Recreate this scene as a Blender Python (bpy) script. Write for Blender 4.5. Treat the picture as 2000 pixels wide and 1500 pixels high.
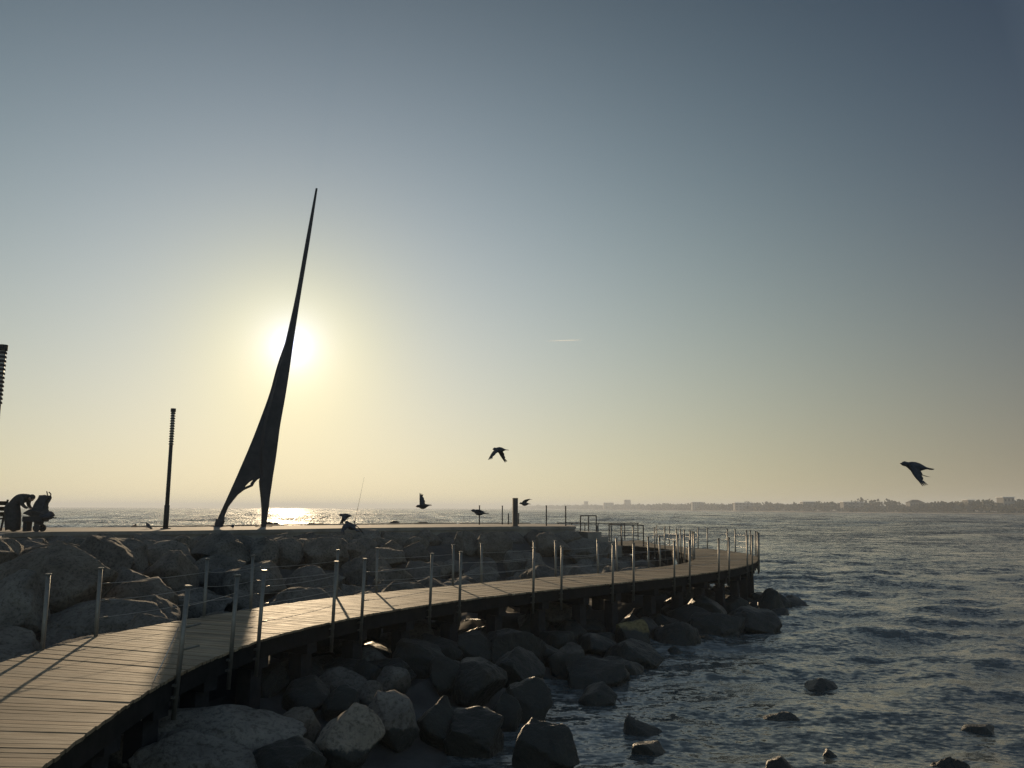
import bpy, bmesh, math, random
import numpy as np
from mathutils import Vector, Matrix, noise

sc = bpy.context.scene
for o in list(bpy.data.objects):
    bpy.data.objects.remove(o)
COL = sc.collection
R = math.radians
random.seed(11)

# ------------------------------------------------------------------ camera
cd = bpy.data.cameras.new("camera")
cam = bpy.data.objects.new("camera", cd)
COL.objects.link(cam)
sc.camera = cam
cd.sensor_width = 36.0
cd.lens = 28.8
cd.clip_start = 0.1
cd.clip_end = 30000
cam.matrix_world = (Matrix.Translation((0, 0, 3.5)) @ Matrix.Rotation(R(98.62), 4, 'X')
                    @ Matrix.Rotation(R(0.19), 4, 'Z'))

# ------------------------------------------------------------------ sky, sun, exposure
SUN_EL, SUN_AZ = R(10.86), R(-15.32)
SUN_DIR = Vector((math.sin(SUN_AZ) * math.cos(SUN_EL), math.cos(SUN_AZ) * math.cos(SUN_EL), math.sin(SUN_EL)))
world = bpy.data.worlds.new("World")
sc.world = world
world.use_nodes = True
nt = world.node_tree
N = nt.nodes
LK = nt.links
bg = N['Background']
bg.inputs[1].default_value = 0.1


def wm(op, a, b=None, clamp=False):
    n = N.new('ShaderNodeMath')
    n.operation = op
    n.use_clamp = clamp
    for i, v in enumerate((a, b)):
        if v is None:
            continue
        if isinstance(v, (int, float)):
            n.inputs[i].default_value = v
        else:
            LK.new(v, n.inputs[i])
    return n.outputs[0]


geo = N.new('ShaderNodeNewGeometry')
inv = N.new('ShaderNodeVectorMath')
inv.operation = 'SCALE'
inv.inputs['Scale'].default_value = -1.0
LK.new(geo.outputs['Incoming'], inv.inputs[0])
sep = N.new('ShaderNodeSeparateXYZ')
LK.new(inv.outputs[0], sep.inputs[0])
dot = N.new('ShaderNodeVectorMath')
dot.operation = 'DOT_PRODUCT'
LK.new(inv.outputs[0], dot.inputs[0])
dot.inputs[1].default_value = SUN_DIR
s_ = wm('MINIMUM', wm('MAXIMUM', sep.outputs[2], 0.0), 0.56)
g_true = wm('ARCCOSINE', wm('MINIMUM', dot.outputs['Value'], 0.999999))
g_ = wm('MINIMUM', g_true, 0.84)
# clear evening sky: the logarithm of its radiance in each channel, from the height of the direction (s)
# and its angle from the sun (g): thick warm air near the horizon, bright aureole round the sun
BASIS = [None, s_, wm('MULTIPLY', s_, s_), wm('EXPONENT', wm('MULTIPLY', s_, -1 / .15)), g_, wm('MULTIPLY', g_, g_),
         wm('MULTIPLY', g_, s_), wm('EXPONENT', wm('MULTIPLY', g_, -1 / .03)), wm('EXPONENT', wm('MULTIPLY', g_, -1 / .08))]
COEF = [[0.2241, 0.0708, 0.1374],
        [-3.0475, -2.0849, -1.0826],
        [0.6781, -0.5363, -1.5565],
        [-0.1098, -0.1795, -0.5022],
        [-0.5913, -0.2753, -1.3],
        [-1.0489, -1.3858, -0.4937],
        [-1.8801, -0.9794, -0.1808],
        [-0.0189, 0.2568, 1.805],
        [0.7924, 0.6129, -0.6489]]
comb = N.new('ShaderNodeCombineXYZ')
for c in range(3):
    acc = COEF[0][c]
    for k in range(1, 9):
        acc = wm('ADD', wm('MULTIPLY', BASIS[k], COEF[k][c]), acc)
    LK.new(wm('MULTIPLY', wm('EXPONENT', acc), 10.0), comb.inputs[c])
sky = N.new('ShaderNodeTexSky')
sky.sky_type = 'NISHITA'
sky.sun_disc = False
sky.sun_elevation = SUN_EL
sky.sun_rotation = SUN_AZ
sky.dust_density = 3.0
skd = N.new('ShaderNodeVectorMath')
skd.operation = 'SCALE'
skd.inputs['Scale'].default_value = 1.6
LK.new(sky.outputs[0], skd.inputs[0])
mx = N.new('ShaderNodeMix')
mx.data_type = 'VECTOR'
fac = wm('MULTIPLY', wm('SUBTRACT', g_true, 0.84), 1.2, clamp=True)   # away from the sun the plain sky model takes over
LK.new(fac, mx.inputs[0])
LK.new(comb.outputs[0], mx.inputs[4])
LK.new(skd.outputs[0], mx.inputs[5])
LK.new(mx.outputs[1], bg.inputs[0])

sl = bpy.data.lights.new("sun", 'SUN')
sl.energy = 4.0
sl.angle = R(0.5)
sl.color = (1.0, 0.75, 0.47)
sun = bpy.data.objects.new("sun", sl)
COL.objects.link(sun)
sun.location = SUN_DIR * 60
sun.rotation_euler = SUN_DIR.to_track_quat('Z', 'Y').to_euler()

vs = sc.view_settings
vs.view_transform = 'Standard'
vs.look = 'None'
vs.exposure = 0.0
vs.gamma = 1.0
sc.cycles.max_bounces = 6
sc.cycles.volume_bounces = 0
sc.cycles.sample_clamp_indirect = 2.0
sc.cycles.sample_clamp_direct = 12.0
sc.cycles.use_denoising = True
sc.cycles.denoising_prefilter = 'NONE'
sc.cycles.use_adaptive_sampling = False

# ---- measured layout tables (metres)
ROCKS = [
 (-10.13,16.86,1.41,0.82,0.72,0.84,0.07,8685,4,0,'b','tall pale grey boulder cut by the left frame edge beside the boardwalk'),
 (-9.33,15.67,0.88,0.33,0.25,0.35,-0.01,4081,3,0,'b','small grey boulder at the left frame edge beside the boardwalk planks'),
 (-10.42,18.71,1.81,1.60,0.92,0.92,0.12,1855,4,0,'b','huge dark slab boulder filling the bank below the bending man and cart'),
 (-8.99,20.19,1.21,0.95,0.78,0.59,0.11,6239,4,0,'b','large tilted slab boulder sloping down right behind the second landward fence post'),
 (-8.27,17.50,1.05,1.39,0.81,0.57,0.02,215,4,0,'b','long low slab boulder lying against the boardwalk edge between the first two landward posts'),
 (-7.83,21.18,0.94,0.83,0.75,0.45,-0.03,2984,4,0,'b','low grey boulder behind the leaning seaward post with torn cable'),
 (-10.26,26.58,1.60,0.38,0.36,0.41,0.08,2615,3,0,'b','small egg-shaped boulder in a gap below the lamp post'),
 (-10.10,29.00,2.01,1.10,1.01,0.68,-0.13,7289,4,0,'b','big bluish grey boulder under the left foot of the spire sculpture'),
 (-9.60,29.26,1.67,0.68,0.52,0.34,-0.15,88,3,0,'b','flat boulder wedged under the bluish boulder below the spire sculpture'),
 (-7.57,24.55,1.23,1.03,0.80,0.72,-0.09,2718,4,0,'b','broad boulder filling the bank behind the pair of posts left of the sunlit deck'),
 (-8.64,29.29,1.82,0.51,0.48,0.66,-0.06,3259,3,0,'b','upright boulder just below the right foot of the spire sculpture'),
 (-8.17,30.36,1.84,0.61,0.53,0.57,0.05,3356,3,0,'b','boulder with a pale rim right of the right foot of the spire sculpture'),
 (-6.88,30.75,1.72,0.89,0.69,0.69,0.14,3226,4,0,'b','boulder with pale rim below the sunlit stretch of platform edge'),
 (-6.27,26.36,1.06,0.85,0.82,0.63,0.12,4896,4,0,'b','boulder behind the two cables stretched above the sunlit deck'),
 (-6.14,32.87,1.78,0.44,0.33,0.40,-0.03,2388,3,0,'b','round boulder under the low gliding pigeon'),
 (-5.23,28.10,1.14,0.49,0.39,0.72,-0.05,9882,3,0,'b','bluish boulder between the two close fence posts by the sunlit deck'),
 (-5.10,33.09,1.52,1.01,0.89,0.41,0.03,5537,4,0,'b','wide low boulder left of the lone landward post in mid deck'),
 (-4.16,28.90,0.93,0.53,0.40,0.55,-0.04,5015,3,0,'b','rounded boulder against the boardwalk right of the lone landward post'),
 (-3.92,34.42,1.65,0.63,0.54,0.47,-0.06,7885,3,0,'b','dark boulder in the middle of the bank left of the mid-deck seaward post'),
 (-3.34,30.48,0.99,0.78,0.67,0.61,-0.10,4198,3,0,'b','angular boulder behind the mid-deck seaward post'),
 (-2.76,33.29,1.03,0.40,0.39,0.38,-0.14,5860,3,0,'b','small boulder tucked beside the mid-deck post pair'),
 (-2.02,36.99,1.95,0.61,0.57,0.57,-0.14,6863,3,0,'b','block boulder under the platform edge left of the square pillar'),
 (-1.18,32.91,0.80,0.74,0.61,0.49,0.02,149,3,0,'b','domed boulder against the boardwalk left of the lone mid-deck landward post'),
 (-0.78,37.00,1.76,0.83,0.71,0.72,0.06,3220,3,0,'b','large boulder below the square pillar'),
 (0.13,35.69,1.11,0.48,0.37,0.63,-0.08,7573,3,0,'b','boulder between the lone mid-deck post and the next post pair'),
 (3.38,38.72,0.72,0.66,0.54,0.46,-0.04,8597,3,0,'b','pointed boulder standing against the boardwalk below the platform corner'),
 (1.90,39.43,1.72,0.95,0.76,0.65,-0.01,9663,3,0,'b','wide boulder under the corner of the concrete platform'),
 (3.50,40.39,1.39,1.30,1.19,0.72,0.09,4848,4,0,'b','sloping boulder running from the platform corner down towards the walkway'),
 (6.10,45.80,0.46,1.36,1.01,0.52,0.13,1494,4,0,'s','low grey boulder at the foot of the bank inside the walkway bend'),
 (-3.65,10.99,0.61,1.02,0.59,0.37,0.00,5942,4,3,'s','biggest rounded boulder at the foot of the boardwalk in the bottom left'),
 (-4.10,11.35,0.52,0.88,0.51,0.28,-0.05,8932,4,3,'s','long boulder lying in front of the biggest boulder at the bottom left'),
 (-3.65,10.33,0.54,0.79,0.46,0.29,0.06,5017,4,3,'s','broad boulder cut by the bottom edge below the long boulder'),
 (-4.71,10.50,0.52,0.39,0.30,0.27,-0.13,2440,4,3,'s','small boulder with a pale rim beside the curved boardwalk edge at the bottom'),
 (-2.67,10.44,0.48,0.43,0.39,0.27,-0.06,7927,4,1,'s','dark pitted wet boulder cut by the bottom edge right of the broad boulder'),
 (-2.12,11.17,0.56,0.45,0.34,0.40,-0.14,9842,4,3,'s','boulder with a gold sunlit streak on its top left'),
 (-1.70,12.22,0.52,0.40,0.35,0.41,-0.03,3889,4,3,'s','round pale boulder right of the boulder with the gold streak'),
 (-1.99,14.35,0.55,0.32,0.29,0.33,-0.05,4100,3,0,'s','boulder perched behind the round pale boulder'),
 (-2.29,13.55,0.51,0.24,0.21,0.28,-0.02,913,3,0,'s','half hidden boulder left of the perched boulder behind the round pale one'),
 (-2.85,11.60,0.53,0.30,0.29,0.29,0.04,8087,3,0,'s','dark boulder between the biggest boulder and the gold streaked one'),
 (-1.05,12.59,0.34,0.35,0.28,0.42,-0.09,9242,3,1,'s','dark wet boulder right of the round pale boulder'),
 (-0.55,12.57,0.19,0.46,0.44,0.41,0.04,6781,4,1,'s','brown wedge boulder with a glinting sloped top near the water'),
 (-0.08,13.85,0.16,0.27,0.20,0.40,-0.02,2446,3,1,'s','dark boulder behind the brown wedge boulder'),
 (0.24,14.43,0.20,0.47,0.35,0.46,-0.02,2314,4,1,'s','dark block boulder with a flat top at the water line'),
 (0.46,11.86,0.17,0.45,0.38,0.44,0.15,2774,4,1,'s','large dark cube-like boulder in the water at the bottom'),
 (-0.58,15.05,0.42,0.52,0.51,0.44,-0.01,7998,4,1,'s','dark boulder in the shade below the fourth seaward post pair'),
 (0.15,16.53,0.37,0.52,0.46,0.45,-0.05,4490,4,1,'s','sloping dark boulder leaning down to the water below the deck'),
 (-1.16,15.07,0.55,0.29,0.24,0.38,-0.03,2401,3,1,'s','dark boulder in the shade of the deck left of the shaded sloping boulders'),
 (1.17,17.80,0.26,0.40,0.31,0.45,0.10,8713,3,0,'s','rounded boulder at the water line below the fifth seaward post pair'),
 (1.79,17.47,0.10,0.67,0.65,0.37,0.04,8181,4,1,'s','dark low boulder with a pale right edge at the water line'),
 (2.04,20.13,0.23,0.49,0.47,0.35,-0.10,8059,3,0,'s','pale angular boulder under the deck lit from the right'),
 (3.08,21.43,0.28,0.44,0.35,0.43,0.08,8239,3,2,'s','yellowish boulder under the deck beside the pale angular one'),
 (2.78,19.48,0.13,0.69,0.57,0.40,0.09,5828,4,1,'s','dark boulder in front of the yellowish boulder at the water line'),
 (4.36,22.23,0.12,0.63,0.57,0.46,0.05,5009,4,0,'s','humped grey boulder at the water line below the bend of the boardwalk'),
 (5.79,23.78,0.13,0.80,0.65,0.50,0.06,4602,4,1,'s','dark boulder at the water line left of the walkway tip'),
 (7.13,24.85,0.15,0.85,0.79,0.52,-0.07,4815,4,1,'s','craggy dark boulder below the walkway tip'),
 (8.86,28.78,0.24,0.48,0.47,0.60,-0.05,2927,3,1,'s','steep dark boulder rising beside the outermost posts'),
 (10.28,30.79,-0.04,0.55,0.48,0.33,-0.15,8962,3,1,'s','low dark boulder reaching farthest out at the walkway tip'),
 (9.85,30.65,0.04,0.42,0.39,0.41,-0.05,4485,3,1,'s','dark rock in the low skirt right of the steep boulder by the outermost posts'),
 (8.71,27.73,-0.05,0.43,0.36,0.33,0.10,5843,3,1,'s','dark rock in the low skirt in front of the steep boulder by the outermost posts'),
 (7.02,24.77,-0.02,0.41,0.34,0.35,0.04,6693,3,1,'s','rounded dark rock at the water line in front of the craggy boulder'),
 (10.52,30.43,-0.13,0.44,0.36,0.24,0.10,7370,3,1,'s','flat dark rock just off the farthest reaching boulder of the walkway tip'),
 (-3.19,13.33,0.57,0.37,0.36,0.32,0.14,8490,3,1,'s','dark boulder in the shade between the biggest boulder and the nearest deck piles'),
 (-2.61,13.11,0.53,0.29,0.22,0.29,0.14,3255,3,1,'s','dark boulder behind the top of the gold streaked boulder'),
 (-4.21,14.50,0.57,0.42,0.39,0.31,0.13,7820,4,1,'s','dark boulder under the deck behind the biggest boulder'),
 (-2.53,14.90,0.55,0.25,0.20,0.31,-0.13,6827,3,1,'s','small dark boulder under the deck left of the perched boulder'),
 (1.58,15.59,0.04,0.36,0.28,0.31,0.08,9517,3,1,'s','squat square boulder standing in the water off the shoreline'),
 (2.09,13.68,-0.04,0.33,0.32,0.27,0.13,4959,3,1,'s','pyramid shaped dark rock standing in the water'),
 (2.01,12.66,-0.05,0.28,0.27,0.18,0.08,4436,3,1,'s','flat oval rock in the water in front of the pyramid shaped rock'),
 (6.28,17.30,-0.05,0.37,0.37,0.16,-0.14,2622,3,1,'s','low flat rock alone in the open water right of the walkway tip'),
 (4.59,14.61,-0.05,0.31,0.31,0.13,0.04,2962,3,1,'s','barely awash rock in the water between the flat lone rock and the bottom edge'),
 (3.62,11.70,-0.04,0.24,0.21,0.23,0.06,686,3,1,'s','dark stump shaped rock at the bottom edge of the water'),
 (4.58,12.46,-0.05,0.10,0.11,0.14,0.14,2716,3,1,'s','small round rock in the water right of the stump shaped rock'),
 (7.53,13.93,-0.06,0.32,0.27,0.12,-0.11,5200,3,1,'s','thin flat awash rock near the right side of the water'),
 (5.97,11.79,-0.67,0.35,0.34,0.80,-0.01,8984,4,1,'s','low awash rock at the bottom edge on the right'),
 (-7.22,14.57,0.78,1.01,0.66,0.51,0.89,5469,4,0,'b','eighth boulder down the grey bank in line with the gap left of the lamp post'),
 (-8.70,14.31,0.88,0.84,0.89,0.56,0.41,7390,4,0,'b','thirteenth boulder down the grey bank in line with the bending man'),
 (-2.80,14.46,0.51,0.38,0.58,0.32,1.34,1720,3,0,'s','fourth dark boulder down the shore from the deck below the fourth seaward post'),
 (-3.63,15.11,0.53,0.36,0.49,0.35,1.01,622,3,1,'s','third dark boulder down the shore from the deck below the fourth seaward post'),
 (-8.62,16.15,0.78,0.45,0.67,0.40,0.60,5109,3,0,'b','eleventh boulder down the grey bank in line with the bending man'),
 (-6.93,16.22,0.86,0.73,0.79,0.63,1.29,4424,4,0,'b','tenth boulder down the grey bank in line with the lamp post'),
 (-2.22,15.82,0.49,0.48,0.39,0.27,2.97,8550,4,1,'s','seventh dark boulder down the shore from the deck below the fifth seaward post'),
 (-3.82,16.85,0.37,0.71,0.57,0.20,1.93,1000,4,1,'s','second dark boulder down the shore from the deck below the fourth seaward post'),
 (-1.81,16.50,0.55,0.65,0.56,0.44,0.74,3611,4,1,'s','fourth dark boulder down the shore from the deck below the sixth seaward post'),
 (-4.07,17.80,0.75,0.38,0.43,0.30,1.34,8530,3,1,'s','first dark boulder down the shore from the deck below the fourth seaward post'),
 (-2.80,17.53,0.51,0.41,0.36,0.25,1.59,6383,3,1,'s','fourth dark boulder down the shore from the deck below the fifth seaward post'),
 (-1.58,17.63,0.54,0.49,0.65,0.40,0.38,6641,3,1,'s','third dark boulder down the shore from the deck below the sixth seaward post'),
 (-0.74,17.83,0.52,0.60,0.41,0.41,0.71,7996,4,1,'s','fourth dark boulder down the shore from the deck below the seventh seaward post'),
 (-6.34,18.61,0.78,0.58,0.67,0.44,1.55,2793,4,0,'b','tenth boulder down the grey bank in line with the left spire foot'),
 (-2.67,18.25,0.35,0.64,0.56,0.20,2.24,3170,4,1,'s','fifth dark boulder down the shore from the deck below the fifth seaward post'),
 (0.04,18.34,0.43,0.55,0.75,0.53,2.09,3010,4,1,'s','second dark boulder down the shore from the deck below the eighth seaward post'),
 (0.83,18.63,0.24,0.45,0.47,0.30,1.90,7929,3,1,'s','fifth dark boulder down the shore from the deck below the ninth seaward post'),
 (-8.23,19.11,0.89,0.83,0.72,0.64,2.04,6684,4,0,'b','ninth boulder down the grey bank in line with the lamp post'),
 (-3.27,19.21,0.74,0.37,0.37,0.29,1.03,6743,3,1,'s','first dark boulder down the shore from the deck below the fifth seaward post'),
 (-2.18,18.96,0.58,0.40,0.57,0.37,0.46,3124,3,0,'s','second dark boulder down the shore from the deck below the sixth seaward post'),
 (-1.33,19.37,0.40,0.53,0.46,0.35,3.14,1377,3,1,'s','third dark boulder down the shore from the deck below the seventh seaward post'),
 (-12.84,20.16,2.10,0.56,0.86,0.44,2.93,2559,3,0,'b','eighth boulder down the grey bank in line with the bending man'),
 (-6.64,19.71,0.74,0.48,0.67,0.37,0.24,8563,3,0,'b','ninth boulder down the grey bank in line with the left spire foot'),
 (-2.78,19.67,0.45,0.45,0.38,0.20,0.63,7028,3,0,'s','second dark boulder down the shore from the deck below the fifth seaward post'),
 (-6.27,20.91,0.74,0.71,0.59,0.41,0.05,8163,4,0,'b','sixth boulder down the grey bank in line with the right spire foot'),
 (-1.72,20.91,0.73,0.44,0.37,0.27,2.85,2923,3,1,'s','first dark boulder down the shore from the deck below the sixth seaward post'),
 (-0.57,20.63,0.33,0.61,0.40,0.33,0.45,6083,4,1,'s','second dark boulder down the shore from the deck below the seventh seaward post'),
 (1.06,20.29,0.23,0.55,0.36,0.37,3.07,191,3,1,'s','fourth dark boulder down the shore from the deck below the ninth seaward post'),
 (-13.73,21.64,1.95,1.07,0.84,0.76,1.54,6481,4,0,'b','fourth boulder down the grey bank in line with the bending man'),
 (-9.80,21.92,1.43,0.74,0.67,0.51,1.98,8055,4,0,'b','seventh boulder down the grey bank in line with the lamp post'),
 (-6.92,22.04,0.80,1.00,0.69,0.56,2.12,5355,4,0,'b','fifth boulder down the grey bank in line with the right spire foot'),
 (-5.20,21.78,0.82,0.92,1.09,0.65,1.12,5906,4,0,'b','twelfth boulder down the grey bank in line with the sun glitter'),
 (-3.77,21.91,0.81,0.68,0.72,0.54,1.22,4870,4,0,'b','eighth boulder down the grey bank in line with the low gliding pigeon'),
 (-2.32,22.27,0.76,0.85,0.53,0.39,2.44,5526,4,0,'b','eighth boulder down the grey bank in line with the pigeon with one raised wing'),
 (-0.83,22.08,0.44,0.37,0.50,0.20,1.25,1958,3,1,'s','first dark boulder down the shore from the deck below the seventh seaward post'),
 (0.52,21.98,0.40,0.42,0.63,0.40,2.58,9622,3,1,'s','first dark boulder down the shore from the deck below the eighth seaward post'),
 (1.59,22.09,0.24,0.54,0.44,0.39,1.07,2488,3,1,'s','third dark boulder down the shore from the deck below the ninth seaward post'),
 (-11.42,23.06,1.90,1.23,0.82,0.84,2.68,2963,4,0,'b','fifth boulder down the grey bank in line with the gap left of the lamp post'),
 (-8.45,22.84,0.96,0.52,0.67,0.42,1.79,9451,3,0,'b','seventh boulder down the grey bank in line with the left spire foot'),
 (-3.01,23.10,0.85,0.85,1.05,0.70,2.90,8627,4,0,'b','eighth boulder down the grey bank in line with the long rock behind the platform'),
 (1.20,23.18,0.60,0.53,0.63,0.42,2.98,3784,3,0,'s','second dark boulder down the shore from the deck below the ninth seaward post'),
 (2.19,22.90,0.22,0.36,0.49,0.29,1.98,9821,3,1,'s','second dark boulder down the shore from the deck below the tenth seaward post'),
 (3.73,22.96,0.22,0.45,0.42,0.36,1.44,4079,3,1,'s','fourth dark boulder down the shore from the deck below the eleventh seaward post'),
 (5.13,22.72,-0.11,0.40,0.36,0.30,2.73,6997,3,1,'s','seventh dark boulder down the shore from the deck below the second last post pair'),
 (-14.91,24.24,2.12,0.58,0.81,0.48,3.00,7720,3,0,'b','third boulder down the grey bank in line with the bending man'),
 (-13.40,24.01,2.05,0.50,0.48,0.33,2.38,342,3,0,'b','seventh boulder down the grey bank in line with the bending man'),
 (-9.83,24.12,1.51,1.20,0.82,0.78,1.92,5831,4,0,'b','sixth boulder down the grey bank in line with the lamp post'),
 (-5.21,24.00,0.74,0.78,0.76,0.53,3.06,4259,4,0,'b','eleventh boulder down the grey bank in line with the sun glitter'),
 (-3.89,24.43,0.73,0.87,0.71,0.52,0.67,6371,4,0,'b','ninth boulder down the grey bank in line with the long rock behind the platform'),
 (-0.82,24.27,0.83,0.82,0.72,0.59,3.07,9512,4,0,'b','eleventh boulder down the grey bank in line with the pigeon crossing a post'),
 (0.45,25.31,0.81,0.77,0.84,0.54,2.68,7949,4,0,'b','seventh boulder down the grey bank in line with the square pillar'),
 (1.81,24.12,0.66,0.46,0.30,0.29,0.31,9623,3,1,'s','first dark boulder down the shore from the deck below the ninth seaward post'),
 (3.43,24.00,0.22,0.36,0.46,0.33,0.43,6570,3,0,'s','third dark boulder down the shore from the deck below the eleventh seaward post'),
 (4.30,24.02,0.22,0.57,0.51,0.34,1.74,8447,3,1,'s','seventh dark boulder down the shore from the deck below the twelfth seaward post'),
 (-14.11,25.42,1.79,0.73,1.07,0.68,2.48,7592,4,0,'b','sixth boulder down the grey bank in line with the bending man'),
 (-11.87,25.19,1.91,0.56,0.58,0.45,1.81,3103,3,0,'b','sixth boulder down the grey bank in line with the gap left of the lamp post'),
 (-8.83,25.58,1.15,0.67,0.53,0.50,2.09,8291,3,0,'b','sixth boulder down the grey bank in line with the left spire foot'),
 (-4.65,25.41,0.71,0.73,0.60,0.53,2.29,1058,4,0,'b','seventh boulder down the grey bank in line with the low gliding pigeon'),
 (1.39,26.62,0.90,1.01,1.16,0.80,1.50,2198,4,0,'b','fifth boulder down the grey bank in line with the two tall posts by the corner'),
 (3.94,25.07,0.27,0.35,0.46,0.34,0.81,6504,3,1,'s','second dark boulder down the shore from the deck below the eleventh seaward post'),
 (5.38,25.43,0.24,0.70,0.57,0.40,0.12,6314,3,1,'s','sixth dark boulder down the shore from the deck below the twelfth seaward post'),
 (-15.38,26.65,1.72,1.22,0.93,0.70,0.11,5984,4,0,'b','fifth boulder down the grey bank in line with the bending man'),
 (-12.56,26.30,1.89,1.02,1.16,0.72,0.65,511,4,0,'b','fourth boulder down the grey bank in line with the gap left of the lamp post'),
 (-9.34,26.63,1.38,1.03,0.68,0.63,0.53,1143,4,0,'b','fifth boulder down the grey bank in line with the left spire foot'),
 (-4.07,26.80,0.68,0.73,0.68,0.51,2.29,2747,3,0,'b','seventh boulder down the grey bank in line with the long rock behind the platform'),
 (-2.48,26.41,0.73,0.90,1.03,0.64,0.94,8868,4,0,'b','seventh boulder down the grey bank in line with the pigeon with one raised wing'),
 (3.61,29.10,0.84,1.25,0.85,0.69,1.77,2672,4,0,'b','fifth boulder down the grey bank in line with the back walkway railing'),
 (6.15,26.44,0.28,0.63,0.68,0.55,2.23,9343,3,1,'s','fifth dark boulder down the shore from the deck below the second last post pair'),
 (-11.34,27.59,1.82,0.76,0.86,0.60,0.89,6754,3,0,'b','fourth boulder down the grey bank in line with the lamp post'),
 (-7.25,27.58,0.92,0.40,0.55,0.29,1.43,4091,3,0,'b','tenth boulder down the grey bank in line with the sun glitter'),
 (-6.12,28.07,0.88,0.81,0.57,0.52,2.10,1331,4,0,'b','ninth boulder down the grey bank in line with the sun glitter'),
 (-3.52,28.08,0.76,1.07,1.04,0.79,2.35,9480,4,0,'b','sixth boulder down the grey bank in line with the pigeon with one raised wing'),
 (-1.76,27.98,0.64,0.84,0.60,0.49,0.72,7632,4,0,'b','tenth boulder down the grey bank in line with the pigeon crossing a post'),
 (5.36,27.45,0.43,0.58,0.42,0.32,1.79,3647,3,1,'s','fourth dark boulder down the shore from the deck below the twelfth seaward post'),
 (8.00,28.06,-0.04,0.67,0.58,0.40,1.05,9316,3,1,'s','ninth dark boulder down the shore from the deck below the outermost posts'),
 (-16.62,28.85,1.83,0.68,0.86,0.63,2.27,8552,3,0,'b','second boulder down the grey bank in line with the bending man'),
 (-14.79,28.63,2.03,0.57,0.51,0.44,2.49,7273,3,0,'b','third boulder down the grey bank in line with the gap left of the lamp post'),
 (4.90,30.75,0.80,1.03,1.07,0.61,2.50,6372,4,0,'b','fourth boulder down the grey bank in line with the back walkway railing'),
 (6.03,29.08,0.57,0.36,0.51,0.33,1.92,7872,3,1,'s','second dark boulder down the shore from the deck below the twelfth seaward post'),
 (7.63,29.04,0.04,0.77,0.55,0.54,1.44,8333,3,1,'s','fourth dark boulder down the shore from the deck below the second last post pair'),
 (-13.11,30.39,1.65,0.91,1.31,0.70,3.10,502,4,0,'b','third boulder down the grey bank in line with the lamp post'),
 (-11.57,29.86,1.96,0.65,0.73,0.56,2.23,5480,3,0,'b','second boulder down the grey bank in line with the lamp post'),
 (-1.71,30.19,0.60,0.70,0.89,0.50,1.30,7389,3,0,'b','ninth boulder down the grey bank in line with the pigeon crossing a post'),
 (9.05,30.29,-0.03,0.50,0.60,0.35,1.68,7136,3,1,'s','seventh dark boulder down the shore from the deck below the outermost posts'),
 (-8.43,31.29,1.85,0.75,0.54,0.52,2.80,31,3,0,'b','fifth boulder down the grey bank in line with the sun glitter'),
 (-5.03,31.70,1.24,0.68,0.60,0.52,0.75,1730,3,0,'b','fifth boulder down the grey bank in line with the long rock behind the platform'),
 (0.23,31.02,0.51,0.59,0.81,0.49,2.74,8663,3,0,'b','sixth boulder down the grey bank in line with the square pillar'),
 (7.22,31.13,0.21,0.48,0.45,0.38,2.93,7104,3,1,'s','third dark boulder down the shore from the deck below the second last post pair'),
 (-9.04,32.89,1.86,0.54,0.83,0.51,1.64,7762,3,0,'b','second boulder down the grey bank in line with the right spire foot'),
 (-7.73,32.69,1.94,0.39,0.55,0.38,2.47,2892,3,0,'b','third boulder down the grey bank in line with the sun glitter'),
 (0.73,32.83,0.50,0.88,0.79,0.61,2.72,6994,3,0,'b','fifth boulder down the grey bank in line with the square pillar'),
 (8.00,32.56,0.19,0.59,0.56,0.40,0.34,786,3,1,'s','first dark boulder down the shore from the deck below the second last post pair'),
 (9.63,32.39,-0.02,0.56,0.51,0.36,2.50,3852,3,1,'s','second dark boulder down the shore from the deck below the outermost posts'),
 (10.79,32.36,-0.08,0.40,0.44,0.32,0.15,5426,3,1,'s','third dark boulder down the shore from the deck below the outermost posts'),
 (-8.12,33.46,1.82,0.48,0.69,0.45,2.25,333,3,0,'b','fourth boulder down the grey bank in line with the sun glitter'),
 (-6.90,33.93,1.73,0.78,0.52,0.53,1.79,2935,3,0,'b','fourth boulder down the grey bank in line with the low gliding pigeon'),
 (-2.38,34.03,1.06,0.55,0.46,0.38,0.32,5462,3,0,'b','sixth boulder down the grey bank in line with the pigeon crossing a post'),
 (-1.16,34.01,0.87,0.82,0.80,0.66,0.90,2215,3,0,'b','seventh boulder down the grey bank in line with the pigeon crossing a post'),
 (3.08,33.79,0.41,1.16,0.94,0.79,2.30,7502,4,0,'b','fourth boulder down the grey bank in line with the platform corner'),
 (8.70,33.76,0.10,0.48,0.38,0.36,2.54,4687,3,1,'s','second dark boulder down the shore from the deck below the second last post pair'),
 (-7.72,35.10,1.75,0.76,0.96,0.62,2.53,111,3,0,'b','second boulder down the grey bank in line with the sun glitter'),
 (-6.18,34.65,1.81,0.75,0.67,0.45,0.59,7691,3,0,'b','third boulder down the grey bank in line with the low gliding pigeon'),
 (-4.89,34.99,1.65,0.85,0.59,0.52,0.97,6259,3,0,'b','third boulder down the grey bank in line with the long rock behind the platform'),
 (1.24,35.19,0.63,1.17,1.01,0.80,2.26,6630,4,0,'b','fourth boulder down the grey bank in line with the two tall posts by the corner'),
 (-5.53,35.87,1.93,0.39,0.61,0.35,0.98,574,3,0,'b','second boulder down the grey bank in line with the long rock behind the platform'),
 (-4.17,36.33,1.94,0.61,0.44,0.33,2.31,9010,3,0,'b','second boulder down the grey bank in line with the pigeon with one raised wing'),
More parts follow.
